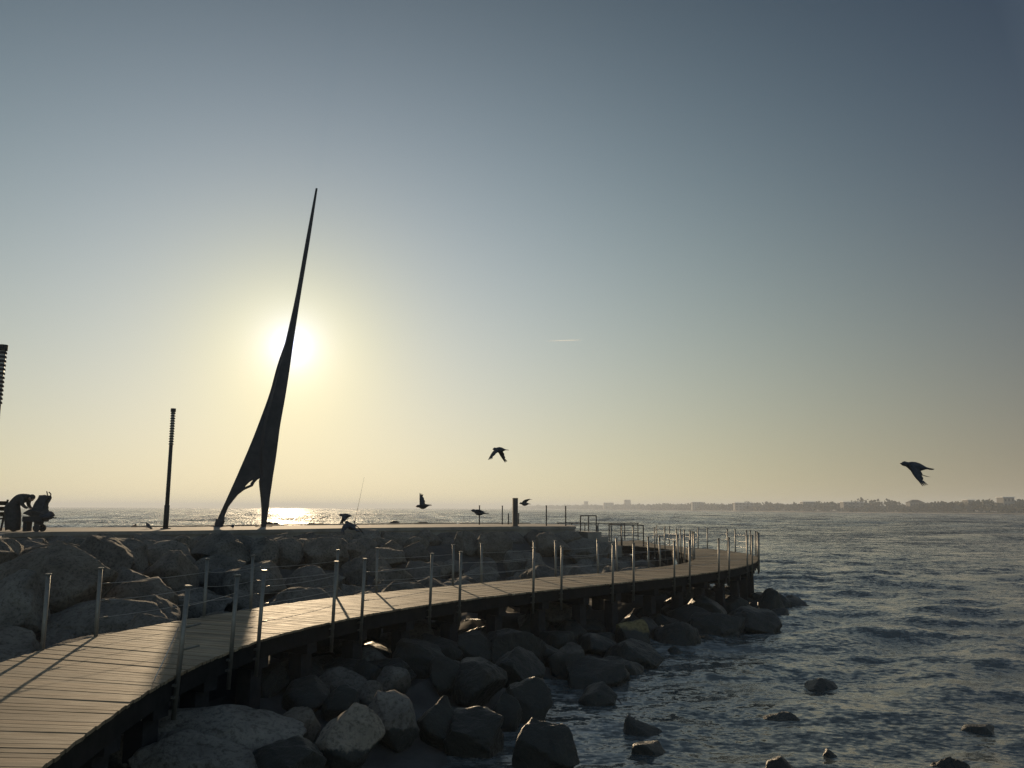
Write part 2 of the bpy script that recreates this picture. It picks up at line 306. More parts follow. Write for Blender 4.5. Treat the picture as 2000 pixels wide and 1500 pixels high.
 (0.90,37.36,1.09,0.72,0.84,0.50,0.43,7891,3,0,'b','fourth boulder down the grey bank in line with the square pillar'),
 (2.59,37.01,0.52,0.98,0.64,0.53,0.41,5142,3,0,'b','third boulder down the grey bank in line with the platform corner'),
 (-2.68,38.73,1.51,1.08,0.80,0.73,1.68,4392,3,0,'b','fifth boulder down the grey bank in line with the pigeon crossing a post'),
 (4.69,38.77,0.43,1.06,0.84,0.79,0.63,1528,3,0,'b','third boulder down the grey bank in line with the back walkway railing'),
 (-0.19,40.01,1.35,0.80,0.81,0.67,0.22,3108,3,0,'b','second boulder down the grey bank in line with the square pillar'),
 (7.69,44.58,0.24,0.99,0.91,0.61,1.19,2738,3,0,'s','first dark boulder down the shore from the deck below the twelfth seaward post'),
 (5.37,41.77,0.35,0.73,0.76,0.59,2.89,4972,3,0,'b','second boulder down the grey bank in line with the back walkway railing'),
 (6.96,43.34,0.30,0.73,0.69,0.59,2.38,6403,3,0,'b','first boulder down the grey bank in line with the back walkway railing'),
 (-1.01,16.20,0.44,0.30,0.31,0.22,1.83,3615,3,1,'s','fifth dark boulder down the shore from the deck below the seventh seaward post'),
 (8.83,31.95,-0.04,0.46,0.42,0.30,1.06,9281,3,1,'s','fifth dark boulder down the shore from the deck below the outermost posts'),
 (-2.72,16.64,0.51,0.50,0.34,0.30,2.33,5826,4,0,'s','sixth dark boulder down the shore from the deck below the fifth seaward post'),
 (2.34,21.29,0.18,0.35,0.28,0.24,0.62,548,3,0,'s','third dark boulder down the shore from the deck below the tenth seaward post'),
 (5.66,28.51,0.62,0.44,0.30,0.27,2.64,9830,3,1,'s','third dark boulder down the shore from the deck below the twelfth seaward post'),
 (2.32,18.47,-0.00,0.42,0.57,0.32,1.54,690,3,0,'s','fifth dark boulder down the shore from the deck below the tenth seaward post'),
 (-2.95,15.52,0.50,0.55,0.38,0.29,2.67,896,4,1,'s','eighth dark boulder down the shore from the deck below the fifth seaward post'),
 (-3.44,17.83,0.67,0.46,0.38,0.26,2.82,9260,3,1,'s','third dark boulder down the shore from the deck below the fifth seaward post'),
 (5.05,26.30,0.26,0.52,0.39,0.34,1.84,5439,3,1,'s','fifth dark boulder down the shore from the deck below the twelfth seaward post'),
 (4.09,21.22,-0.13,0.33,0.38,0.25,2.22,7160,3,1,'s','ninth dark boulder down the shore from the deck below the twelfth seaward post'),
 (-7.17,51.00,1.76,0.92,0.65,0.96,0.10,1053,3,1,'s','dark mound of rock rising behind the platform edge right of the spire'),
 (-5.47,51.00,1.73,1.12,0.78,0.93,0.10,4875,3,1,'s','long low rock behind the platform edge left of the fence posts'),
 (-18.34,40.00,1.75,0.38,0.26,0.95,0.10,1991,3,1,'s','low rock just showing behind the platform left of the lamp post'),
 (-14.75,51.00,1.71,0.70,0.49,0.91,0.10,9152,3,1,'s','small rock showing behind the platform beside the right foot of the spire'),
 (-12.07,51.00,1.69,0.80,0.56,0.89,0.10,9475,3,1,'s','small rock behind the platform in the sun glitter'),
 (7.76,50.50,0.69,0.41,0.29,0.29,0.10,9485,3,1,'s','dark wedge rock behind the back walkway railing'),
 (-16.37,28.33,1.90,0.93,0.78,0.55,-0.32,9033,4,0,'b','first boulder down the grey bank in line with the bending man'),
 (-16.02,29.75,1.93,0.92,0.73,0.55,-0.17,6658,4,0,'b','second boulder down the grey bank in line with the gap left of the lamp post'),
 (-14.84,30.20,2.01,0.75,0.66,0.55,0.09,2762,3,0,'b','first boulder down the grey bank in line with the gap left of the lamp post'),
 (-13.17,30.85,1.99,1.09,0.72,0.55,0.49,6209,4,0,'b','first boulder down the grey bank in line with the lamp post'),
 (-11.89,31.78,1.91,0.99,0.77,0.55,0.18,5834,4,0,'b','third boulder down the grey bank in line with the left spire foot'),
 (-10.80,32.73,1.92,0.84,0.71,0.55,0.19,2611,3,0,'b','second boulder down the grey bank in line with the left spire foot'),
 (-9.65,33.66,1.94,0.85,0.69,0.55,-0.17,4970,3,0,'b','first boulder down the grey bank in line with the right spire foot'),
 (-8.57,34.77,1.96,0.75,0.63,0.55,0.19,5016,3,0,'b','first boulder down the grey bank in line with the sun glitter'),
 (-7.51,35.84,1.92,0.64,0.57,0.55,0.37,1186,3,0,'b','second boulder down the grey bank in line with the low gliding pigeon'),
 (-6.46,36.82,1.98,0.86,0.58,0.55,0.01,2163,3,0,'b','first boulder down the grey bank in line with the low gliding pigeon'),
 (-5.19,37.51,1.92,0.90,0.66,0.55,0.20,3511,3,0,'b','first boulder down the grey bank in line with the long rock behind the platform'),
 (-3.95,38.40,1.97,0.77,0.56,0.55,-0.29,7118,3,0,'b','first boulder down the grey bank in line with the pigeon with one raised wing'),
 (-2.56,39.02,1.87,0.96,0.77,0.55,-0.33,7523,3,0,'b','third boulder down the grey bank in line with the pigeon crossing a post'),
 (-1.41,39.80,1.88,0.95,0.61,0.55,-0.20,4155,3,0,'b','first boulder down the grey bank in line with the pigeon crossing a post'),
 (-0.04,40.44,1.85,0.74,0.57,0.55,0.18,1828,3,0,'b','first boulder down the grey bank in line with the square pillar'),
 (1.29,40.91,1.91,0.94,0.68,0.55,-0.37,9223,3,0,'b','first boulder down the grey bank in line with the two tall posts by the corner'),
 (2.65,41.07,1.89,1.06,0.76,0.55,-0.39,8874,3,0,'b','second boulder down the grey bank in line with the two tall posts by the corner'),
]
TERRAIN = [(-12.7,19.5,2.05),(-13.3,20.8,2.05),(-13.9,22.1,2.05),(-14.6,23.3,2.05),(-15.2,24.6,2.05),(-15.9,25.8,2.05),(-16.6,27.1,2.05),(-17.3,28.3,2.05),(-16.7,30.3,2.05),(-15.1,31.0,2.05),(-13.6,31.6,2.05),(-12.5,32.5,2.05),(-11.3,33.4,2.05),(-10.2,34.3,2.05),(-9.1,35.3,2.05),(-8.0,36.4,2.05),(-6.9,37.4,2.05),(-5.6,38.2,2.05),(-4.3,39.0,2.05),(-3.0,39.8,2.05),(-1.7,40.5,2.05),(-0.3,41.1,2.05),(1.1,41.7,2.05),(2.5,42.0,2.05),(-5.9,5.0,0.75),(-6.0,5.6,0.75),(-6.1,6.2,0.75),(-6.2,6.7,0.75),(-6.3,7.2,0.75),(-6.3,7.8,0.75),(-6.4,8.4,0.75),(-6.5,8.9,0.75),(-6.5,9.5,0.75),(-6.6,10.1,0.75),(-6.6,10.6,0.75),(-6.6,11.1,0.75),(-6.6,11.6,0.75),(-6.6,12.0,0.75),(-6.5,12.4,0.75),(-6.5,12.8,0.75),(-6.5,13.1,0.75),(-6.4,13.4,0.75),(-6.3,13.7,0.75),(-6.2,14.0,0.75),(-6.2,14.3,0.75),(-6.0,14.6,0.75),(-5.9,15.0,0.75),(-5.8,15.4,0.75),(-5.6,15.7,0.75),(-5.5,16.1,0.75),(-5.3,16.5,0.75),(-5.1,16.9,0.75),(-4.9,17.3,0.75),(-4.7,17.7,0.75),(-4.5,18.1,0.75),(-4.3,18.5,0.75),(-4.0,18.9,0.75),(-3.7,19.3,0.75),(-3.4,19.7,0.75),(-3.1,20.1,0.75),(-2.8,20.5,0.75),(-2.5,20.8,0.75),(-2.1,21.2,0.75),(-1.8,21.6,0.75),(-1.4,22.0,0.75),(-1.0,22.4,0.75),(-0.6,22.9,0.75),(-0.1,23.4,0.75),(0.4,23.9,0.75),(0.8,24.4,0.75),(1.2,24.8,0.75),(1.7,25.2,0.75),(2.1,25.6,0.75),(2.5,26.0,0.75),(3.0,26.4,0.75),(3.3,26.8,0.75),(3.7,27.3,0.75),(4.1,27.7,0.75),(4.5,28.1,0.75),(4.8,28.6,0.75),(5.1,29.1,0.75),(5.5,29.5,0.75),(5.8,30.0,0.20),(6.1,30.5,0.20),(6.4,31.0,0.20),(6.6,31.5,0.20),(6.9,32.0,0.20),(7.0,32.4,0.20),(7.2,32.9,0.20),(7.3,33.4,0.20),(7.5,33.9,0.20),(7.6,34.4,0.20),(7.7,34.9,0.20),(7.7,35.3,0.20),(7.8,35.8,0.20),(7.9,36.3,0.20),(7.9,36.7,0.20),(7.9,37.1,0.20),(7.9,37.6,0.20),(8.0,38.0,0.20),(8.0,38.4,0.20),(8.0,38.9,0.20),(8.0,39.4,0.20),(8.0,39.8,0.20),(8.0,40.2,0.20),(7.9,40.6,0.20),(7.9,40.9,0.20),(7.9,41.2,0.20),(7.9,41.5,0.20),(7.8,41.8,0.20),(7.7,42.1,0.20),(7.6,42.5,0.20),(7.5,42.9,0.20),(7.4,43.2,0.20),(7.3,43.6,0.20),(7.2,44.0,0.20),(7.0,44.3,0.20),(6.8,44.7,0.20),(6.6,45.1,0.20),(6.4,45.4,0.20),(6.2,45.7,0.20),(5.9,46.0,0.20),(5.6,46.2,0.20),(5.3,46.4,0.20),(5.0,46.6,0.20),(4.6,46.8,0.20),(4.2,46.9,0.20),(3.8,47.0,0.20),(3.4,47.1,0.20),(3.0,47.2,0.20),(-3.4,5.3,0.50),(-3.5,5.8,0.50),(-3.6,6.3,0.50),(-3.7,6.9,0.50),(-3.8,7.4,0.50),(-3.8,7.8,0.50),(-3.9,8.3,0.50),(-4.0,8.8,0.50),(-4.0,9.2,0.50),(-4.0,9.7,0.50),(-4.1,10.1,0.50),(-4.1,10.5,0.50),(-4.1,10.9,0.50),(-4.0,11.3,0.50),(-4.0,11.6,0.50),(-4.0,12.0,0.50),(-3.9,12.3,0.50),(-3.9,12.6,0.50),(-3.9,12.9,0.50),(-3.8,13.2,0.50),(-3.7,13.6,0.50),(-3.6,13.9,0.50),(-3.5,14.2,0.50),(-3.4,14.5,0.50),(-3.3,14.8,0.50),(-3.1,15.2,0.50),(-3.0,15.5,0.50),(-2.8,15.9,0.50),(-2.6,16.3,0.50),(-2.4,16.7,0.50),(-2.2,17.0,0.50),(-2.0,17.4,0.50),(-1.7,17.7,0.50),(-1.5,18.1,0.50),(-1.2,18.4,0.50),(-1.0,18.8,0.50),(-0.7,19.1,0.20),(-0.4,19.5,0.20),(-0.0,19.9,0.20),(0.3,20.2,0.20),(0.7,20.7,0.20),(1.1,21.1,0.20),(1.6,21.5,0.20),(2.0,22.0,0.20),(2.5,22.5,0.20),(2.9,22.9,0.20),(3.4,23.4,0.20),(3.8,23.8,0.20),(4.3,24.3,0.20),(4.7,24.8,0.20),(5.1,25.2,0.20),(5.5,25.7,0.20),(5.9,26.2,0.20),(6.3,26.6,0.20),(6.6,27.1,-0.05),(7.0,27.7,-0.05),(7.3,28.2,-0.05),(7.7,28.8,-0.05),(8.0,29.3,-0.05),(8.4,29.9,-0.05),(8.6,30.5,-0.05),(8.9,31.0,-0.05),(9.2,31.6,-0.05),(9.4,32.2,-0.05),(9.6,32.7,-0.05),(9.8,33.3,-0.05),(10.0,33.8,-0.05),(10.1,34.3,-0.05),(10.2,34.8,-0.05),(10.4,35.3,-0.05),(10.4,35.8,-0.05),(10.5,36.3,-0.05),(10.6,36.8,-0.05),(10.6,37.3,-0.05),(10.6,37.8,-0.05),(10.6,38.2,-0.05),(10.6,38.7,-0.05),(10.6,39.1,-0.05),(10.5,39.6,-0.05),(10.5,40.0,-0.05),(10.4,40.4,-0.05),(10.4,40.8,-0.05),(10.3,41.2,-0.05),(10.2,41.6,-0.05),(10.1,42.0,-0.05),(9.9,42.4,-0.05),(9.8,42.8,-0.05),(9.6,43.3,-0.05),(9.4,43.7,-0.05),(9.2,44.2,-0.05),(9.0,44.6,-0.05),(8.8,45.1,-0.05),(8.7,45.5,-0.05),(8.5,46.0,-0.05),(8.4,46.5,-0.05),(8.3,47.1,-0.05),(8.2,47.7,-0.05),(8.2,48.3,-0.05),(8.2,49.0,-0.05),(8.2,49.7,-0.05),(8.2,50.3,-0.05),(8.2,51.0,-0.05),(8.2,51.7,-0.05),(8.2,52.4,-0.05),(8.2,53.1,-0.05),(-2.4,3.5,-0.02),(-1.8,5.0,-0.02),(-1.3,6.5,-0.02),(-0.7,8.0,-0.02),(-0.3,9.5,-0.02),(0.1,11.0,-0.02),(0.5,12.6,-0.02),(0.9,14.1,-0.02),(1.3,15.7,-0.02),(2.0,17.1,-0.02),(2.8,18.6,-0.02),(3.5,19.9,-0.02),(4.3,21.2,-0.12),(5.0,22.5,-0.12),(5.8,23.8,-0.12),(6.6,25.1,-0.12),(7.5,26.4,-0.12),(8.3,27.7,-0.12),(9.2,29.0,-0.12),(10.1,30.2,-0.12),(11.2,31.5,-0.12),(11.9,33.2,-0.12),(12.3,34.8,-0.12),(12.4,36.4,-0.12),(12.6,38.0,-0.12),(12.4,39.4,-0.12),(12.3,40.9,-0.12),(12.1,42.3,-0.12),(11.9,43.7,-0.12),(11.6,45.1,-0.12),(11.3,46.6,-0.12),(11.0,48.0,-0.12),(10.6,49.4,-0.12),(10.2,50.8,-0.12),(9.8,52.2,-0.12),(9.4,53.6,-0.12),(9.0,55.0,-0.12),(7.6,55.3,-0.12),(6.2,55.6,-0.12),(4.8,55.9,-0.12),(3.5,56.2,-0.12),(2.1,56.5,-0.12),(0.7,56.8,-0.12),(-0.7,56.7,-0.12),(-2.0,56.2,-0.12),(-3.3,55.6,-0.12),(-4.7,55.1,-0.12),(-6.0,54.5,-0.12),(-7.3,53.9,-0.12),(-8.7,53.4,-0.12),(-10.0,52.8,-0.12),(-11.3,52.3,-0.12),(-12.6,51.6,-0.12),(-13.7,50.7,-0.12),(-14.8,49.8,-0.12),(-15.9,48.9,-0.12),(-17.0,48.0,-0.12),(-18.1,47.1,-0.12),(-19.2,46.2,-0.12),(-20.3,45.3,-0.12),(-21.4,44.4,-0.12),(0.9,2.3,-1.30),(1.2,3.0,-1.30),(1.4,3.8,-1.30),(1.7,4.5,-1.30),(2.0,5.3,-1.30),(2.3,6.0,-1.30),(2.6,6.9,-1.30),(2.9,7.8,-1.30),(3.1,8.6,-1.30),(3.3,9.3,-1.30),(3.5,10.1,-1.30),(3.7,10.9,-1.30),(3.9,11.8,-1.30),(4.1,12.5,-1.30),(4.3,13.3,-1.30),(4.5,14.1,-1.30),(4.6,14.5,-1.30),(4.8,14.8,-1.30),(5.2,15.5,-1.30),(5.5,16.3,-1.30),(5.9,16.9,-1.30),(6.2,17.5,-1.30),(6.6,18.2,-1.30),(7.0,18.8,-1.30),(7.3,19.5,-1.30),(7.7,20.1,-1.30),(8.1,20.8,-1.30),(8.5,21.4,-1.30),(8.8,22.0,-1.30),(9.1,22.5,-1.30),(9.6,23.2,-1.30),(10.0,23.8,-1.30),(10.4,24.5,-1.30),(10.8,25.1,-1.30),(11.3,25.7,-1.30),(11.7,26.4,-1.30),(12.1,27.0,-1.30),(12.4,27.5,-1.30),(12.8,28.0,-1.30),(13.3,28.6,-1.30),(14.2,29.7,-1.30),(14.8,31.0,-1.30),(15.1,31.9,-1.30),(15.6,33.1,-1.30),(15.8,34.5,-1.30),(15.8,35.3,-1.30),(15.9,36.1,-1.30),(16.0,36.9,-1.30),(16.1,38.0,-1.30),(16.0,39.1,-1.30),(15.9,39.8,-1.30),(15.8,40.6,-1.30),(15.7,41.3,-1.30),(15.6,42.0,-1.30),(15.6,42.7,-1.30),(15.5,43.6,-1.30),(15.3,44.4,-1.30),(15.1,45.1,-1.30),(15.0,45.8,-1.30),(14.9,46.5,-1.30),(14.7,47.3,-1.30),(14.6,48.0,-1.30),(14.4,48.8,-1.30),(14.2,49.7,-1.30),(14.0,50.4,-1.30),(13.8,51.1,-1.30),(13.6,51.8,-1.30),(13.4,52.5,-1.30),(13.2,53.2,-1.30),(13.0,53.9,-1.30),(12.8,54.6,-1.30),(12.6,55.3,-1.30),(11.4,57.5,-1.30),(9.1,58.6,-1.30),(8.4,58.7,-1.30),(7.7,58.9,-1.30),(7.0,59.0,-1.30),(6.3,59.2,-1.30),(5.6,59.3,-1.30),(4.9,59.5,-1.30),(4.2,59.6,-1.30),(3.5,59.8,-1.30),(2.8,60.0,-1.30),(2.1,60.1,-1.30),(1.5,60.3,-1.30),(-0.3,60.5,-1.30),(-2.0,60.0,-1.30),(-2.7,59.7,-1.30),(-3.3,59.4,-1.30),(-4.0,59.1,-1.30),(-4.7,58.8,-1.30),(-5.3,58.6,-1.30),(-6.0,58.3,-1.30),(-6.7,58.0,-1.30),(-7.3,57.7,-1.30),(-8.0,57.5,-1.30),(-8.7,57.2,-1.30),(-9.3,56.9,-1.30),(-10.0,56.6,-1.30),(-10.7,56.3,-1.30),(-11.3,56.1,-1.30),(-12.0,55.8,-1.30),(-12.7,55.5,-1.30),(-13.8,55.0,-1.30),(-14.7,54.3,-1.30),(-15.3,53.8,-1.30),(-15.9,53.4,-1.30),(-16.4,53.0,-1.30),(-17.0,52.5,-1.30),(-17.5,52.1,-1.30),(-18.1,51.6,-1.30),(-18.6,51.2,-1.30),(-19.2,50.7,-1.30),(-19.7,50.3,-1.30),(-20.3,49.8,-1.30),(-20.9,49.4,-1.30),(-21.4,49.0,-1.30),(-22.0,48.5,-1.30),(-22.5,48.1,-1.30),(-23.1,47.6,-1.30),(-23.6,47.2,-1.30),(-24.2,46.7,-1.30),(-9.0,4.0,1.30),(-11.0,13.0,1.30),(-9.5,11.5,1.30),(-10.0,45.0,1.60)]
PLATFORM_FRONT = [(-12.7, 19.5), (-15.2, 24.6), (-17.3, 28.3), (-16.7, 30.3), (-13.6, 31.6), (-10.2, 34.3), (-6.9, 37.4), (-2.4, 40.2), (1.05, 41.7), (3.2, 42.1)]
DECK_SEAWARD = [(-2.7, 2.0), (-3.35, 5.0), (-3.8, 7.6), (-4.05, 9.9), (-4.0, 11.8), (-3.75, 13.4), (-3.2, 15.0), (-2.3, 16.85), (-1.1, 18.6), (0.5, 20.45), (2.7, 22.7), (4.9, 25.0), (6.8, 27.4), (8.5, 30.2), (9.7, 33.0), (10.4, 35.6), (10.6, 38.0), (10.45, 40.2), (10.0, 42.2), (9.1, 44.4), (8.3, 46.8), (8.2, 50.0), (8.2, 53.4)]
DECK_LANDWARD = [(-5.2, 1.6), (-5.9, 5.0), (-6.35, 7.8), (-6.6, 10.6), (-6.5, 12.8), (-6.15, 14.3), (-5.45, 16.1), (-4.5, 18.1), (-3.1, 20.1), (-1.4, 22.0), (0.8, 24.35), (2.95, 26.4), (4.8, 28.6), (6.4, 31.0), (7.35, 33.4), (7.8, 35.8), (7.95, 38.0), (7.95, 40.2), (7.8, 41.8), (7.3, 43.6), (6.4, 45.4), (5.0, 46.6), (3.0, 47.2)]
SPIRE_Y = 38.84
SPIRE_LEFT = [(-10.956, 11.441), (-11.312, 10.249), (-11.6, 8.955), (-12.0, 7.67), (-12.404, 6.514), (-12.861, 5.369), (-13.213, 4.518), (-13.617, 3.563), (-13.933, 2.805), (-13.992, 2.592)]
SPIRE_ARCH = [(-13.622, 2.593), (-13.575, 3.113), (-13.422, 3.516), (-13.183, 3.833), (-12.973, 4.089), (-12.672, 4.312), (-12.255, 4.49), (-12.183, 4.641), (-12.046, 4.792), (-11.858, 4.889)]
SPIRE_FOLD = [(-11.83, 4.954), (-11.909, 5.676), (-11.92, 6.402), (-11.834, 7.377), (-11.576, 8.606), (-11.315, 9.847), (-10.956, 11.428)]
SPIRE_HOLE = [(-12.685, 4.424), (-12.457, 4.664), (-12.162, 4.845), (-12.327, 4.633), (-12.34, 4.552)]
SPINE_LEFT = [(-11.696, 2.576), (-11.718, 3.363), (-11.797, 3.997), (-11.902, 4.714), (-11.83, 4.954), (-11.909, 5.676), (-11.92, 6.402), (-11.834, 7.377), (-11.576, 8.606), (-11.315, 9.847), (-10.956, 11.428), (-10.532, 13.851), (-10.171, 16.553), (-9.798, 19.196)]
SPINE_RIGHT = [(-11.469, 2.577), (-11.375, 3.523), (-11.345, 3.999), (-11.27, 4.716), (-11.25, 4.956), (-11.166, 5.678), (-11.097, 6.453), (-11.018, 7.379), (-10.854, 8.609), (-10.713, 9.849), (-10.56, 11.43), (-10.298, 13.851), (-9.974, 16.554), (-9.701, 19.197)]



# ------------------------------------------------------------------ helpers
def tag(o, label=None, cat=None, group=None, kind=None):
    if label:
        o['label'] = label
    if cat:
        o['category'] = cat
    if group:
        o['group'] = group
    if kind:
        o['kind'] = kind
    return o


def link_mesh(name, me, mat=None, parent=None):
    o = bpy.data.objects.new(name, me)
    COL.objects.link(o)
    if mat is not None and not me.materials:
        me.materials.append(mat)
    if parent is not None:
        o.parent = parent
    return o


def empty(name, loc, rz=0.0):
    o = bpy.data.objects.new(name, None)
    COL.objects.link(o)
    o.location = loc
    o.rotation_euler = (0, 0, rz)
    o.empty_display_size = 0.2
    return o


def copy_tree(o, parent=None):
    c = o.copy()
    COL.objects.link(c)
    c.parent = parent
    for ch in list(o.children):
        copy_tree(ch, c)
    return c


class MB:
    """collects boxes, bars, tubes and prisms into one mesh"""

    def __init__(self):
        self.bm = bmesh.new()

    def box(self, c, size, M=None):
        r = bmesh.ops.create_cube(self.bm, size=1.0)
        T = Matrix.Translation(c) @ (M if M is not None else Matrix.Identity(4)) @ Matrix.Diagonal((*size, 1))
        bmesh.ops.transform(self.bm, matrix=T, verts=r['verts'])
        return self

    def tube(self, pts, rad, seg=8, cap=True):
        pts = [Vector(p) for p in pts]
        rads = rad if isinstance(rad, (list, tuple)) else [rad] * len(pts)
        rings = []
        n0 = None
        for i, p in enumerate(pts):
            t = (pts[min(i + 1, len(pts) - 1)] - pts[max(i - 1, 0)]).normalized()
            if n0 is None:
                n0 = Vector((1, 0, 0)) if abs(t.x) < .9 else Vector((0, 1, 0))
            n0 = (n0 - t * n0.dot(t)).normalized()
            b = t.cross(n0)
            rings.append([self.bm.verts.new(p + (n0 * math.cos(a) + b * math.sin(a)) * rads[i])
                          for a in [2 * math.pi * k / seg for k in range(seg)]])
        for A, B in zip(rings[:-1], rings[1:]):
            for k in range(seg):
                self.bm.faces.new((A[k], A[(k + 1) % seg], B[(k + 1) % seg], B[k]))
        if cap:
            self.bm.faces.new(rings[0][::-1])
            self.bm.faces.new(rings[-1])
        return self

    def prism(self, poly, z0, z1):
        a = [self.bm.verts.new((x, y, z0)) for x, y in poly]
        b = [self.bm.verts.new((x, y, z1)) for x, y in poly]
        self.bm.faces.new(a[::-1])
        self.bm.faces.new(b)
        n = len(poly)
        for i in range(n):
            self.bm.faces.new((a[i], a[(i + 1) % n], b[(i + 1) % n], b[i]))
        return self

    def build(self, name, mat, parent=None, smooth=False, bevel=0.0):
        bmesh.ops.recalc_face_normals(self.bm, faces=self.bm.faces)
        if bevel:
            bmesh.ops.bevel(self.bm, geom=list(self.bm.edges), offset=bevel, segments=2, affect='EDGES', profile=.6)
        me = bpy.data.meshes.new(name)
        self.bm.to_mesh(me)
        self.bm.free()
        if smooth:
            for p in me.polygons:
                p.use_smooth = True
        return link_mesh(name, me, mat, parent)


def from_np(name, v, f, mat, parent=None, smooth=True):
    me = bpy.data.meshes.new(name)
    v = np.asarray(v, np.float32)
    f = np.asarray(f, np.int32)
    me.vertices.add(len(v))
    me.vertices.foreach_set('co', v.ravel())
    k = f.shape[1]
    me.loops.add(f.size)
    me.loops.foreach_set('vertex_index', f.ravel())
    me.polygons.add(len(f))
    me.polygons.foreach_set('loop_start', np.arange(0, f.size, k, dtype=np.int32))
    me.polygons.foreach_set('use_smooth', np.full(len(f), smooth))
    me.update(calc_edges=True)
    return link_mesh(name, me, mat, parent)


def spline(P, n=12):
    P = np.asarray(P, float)
    P = np.vstack([2 * P[0] - P[1], P, 2 * P[-1] - P[-2]])
    out = []
    for i in range(1, len(P) - 2):
        a, b, c, d = P[i - 1:i + 3]
        for k in range(n):
            t = k / n
            out.append(.5 * (2 * b + (c - a) * t + (2 * a - 5 * b + 4 * c - d) * t * t + (3 * b - a - 3 * c + d) * t ** 3))
    out.append(P[-2])
    return np.array(out)


# ------------------------------------------------------------------ materials
def mat_new(name):
    m = bpy.data.materials.new(name)
    m.use_nodes = True
    t = m.node_tree
    return m, t, t.nodes['Principled BSDF']


def nd(t, typ, **kw):
    n = t.nodes.new(typ)
    for k, v in kw.items():
        if k in n.bl_rna.properties:
            setattr(n, k, v)
        else:
            n.inputs[k].default_value = v
    return n


def ramp(t, fac, stops):
    n = t.nodes.new('ShaderNodeValToRGB')
    el = n.color_ramp.elements
    while len(el) < len(stops):
        el.new(0.5)
    for e, (p, c) in zip(el, stops):
        e.position = p
        e.color = (*c, 1) if len(c) == 3 else c
    t.links.new(fac, n.inputs[0])
    return n.outputs[0]


def mixc(t, fac, a, b, mode='MIX'):
    n = t.nodes.new('ShaderNodeMix')
    n.data_type = 'RGBA'
    n.blend_type = mode
    for sock, v in ((n.inputs[0], fac), (n.inputs[6], a), (n.inputs[7], b)):
        if hasattr(v, 'links'):
            t.links.new(v, sock)
        elif isinstance(v, (int, float)):
            sock.default_value = v
        else:
            sock.default_value = (*v, 1)
    return n.outputs[2]


def simple_mat(name, col, rough=.6, metal=0.0, var=.25, scale=6.0, bump=.0, spec=.5):
    m, t, p = mat_new(name)
    tc = nd(t, 'ShaderNodeTexCoord')
    nz = nd(t, 'ShaderNodeTexNoise', Scale=scale, Detail=5.0, Roughness=.6)
    t.links.new(tc.outputs['Object'], nz.inputs['Vector'])
    lo = tuple(c * (1 - var) for c in col)
    hi = tuple(min(1, c * (1 + var)) for c in col)
    t.links.new(ramp(t, nz.outputs['Fac'], [(.3, lo), (.7, hi)]), p.inputs['Base Color'])
    p.inputs['Roughness'].default_value = rough
    p.inputs['Metallic'].default_value = metal
    p.inputs['Specular IOR Level'].default_value = spec
    if bump:
        b = nd(t, 'ShaderNodeBump', Strength=.6, Distance=bump)
        t.links.new(nz.outputs['Fac'], b.inputs['Height'])
        t.links.new(b.outputs[0], p.inputs['Normal'])
    return m


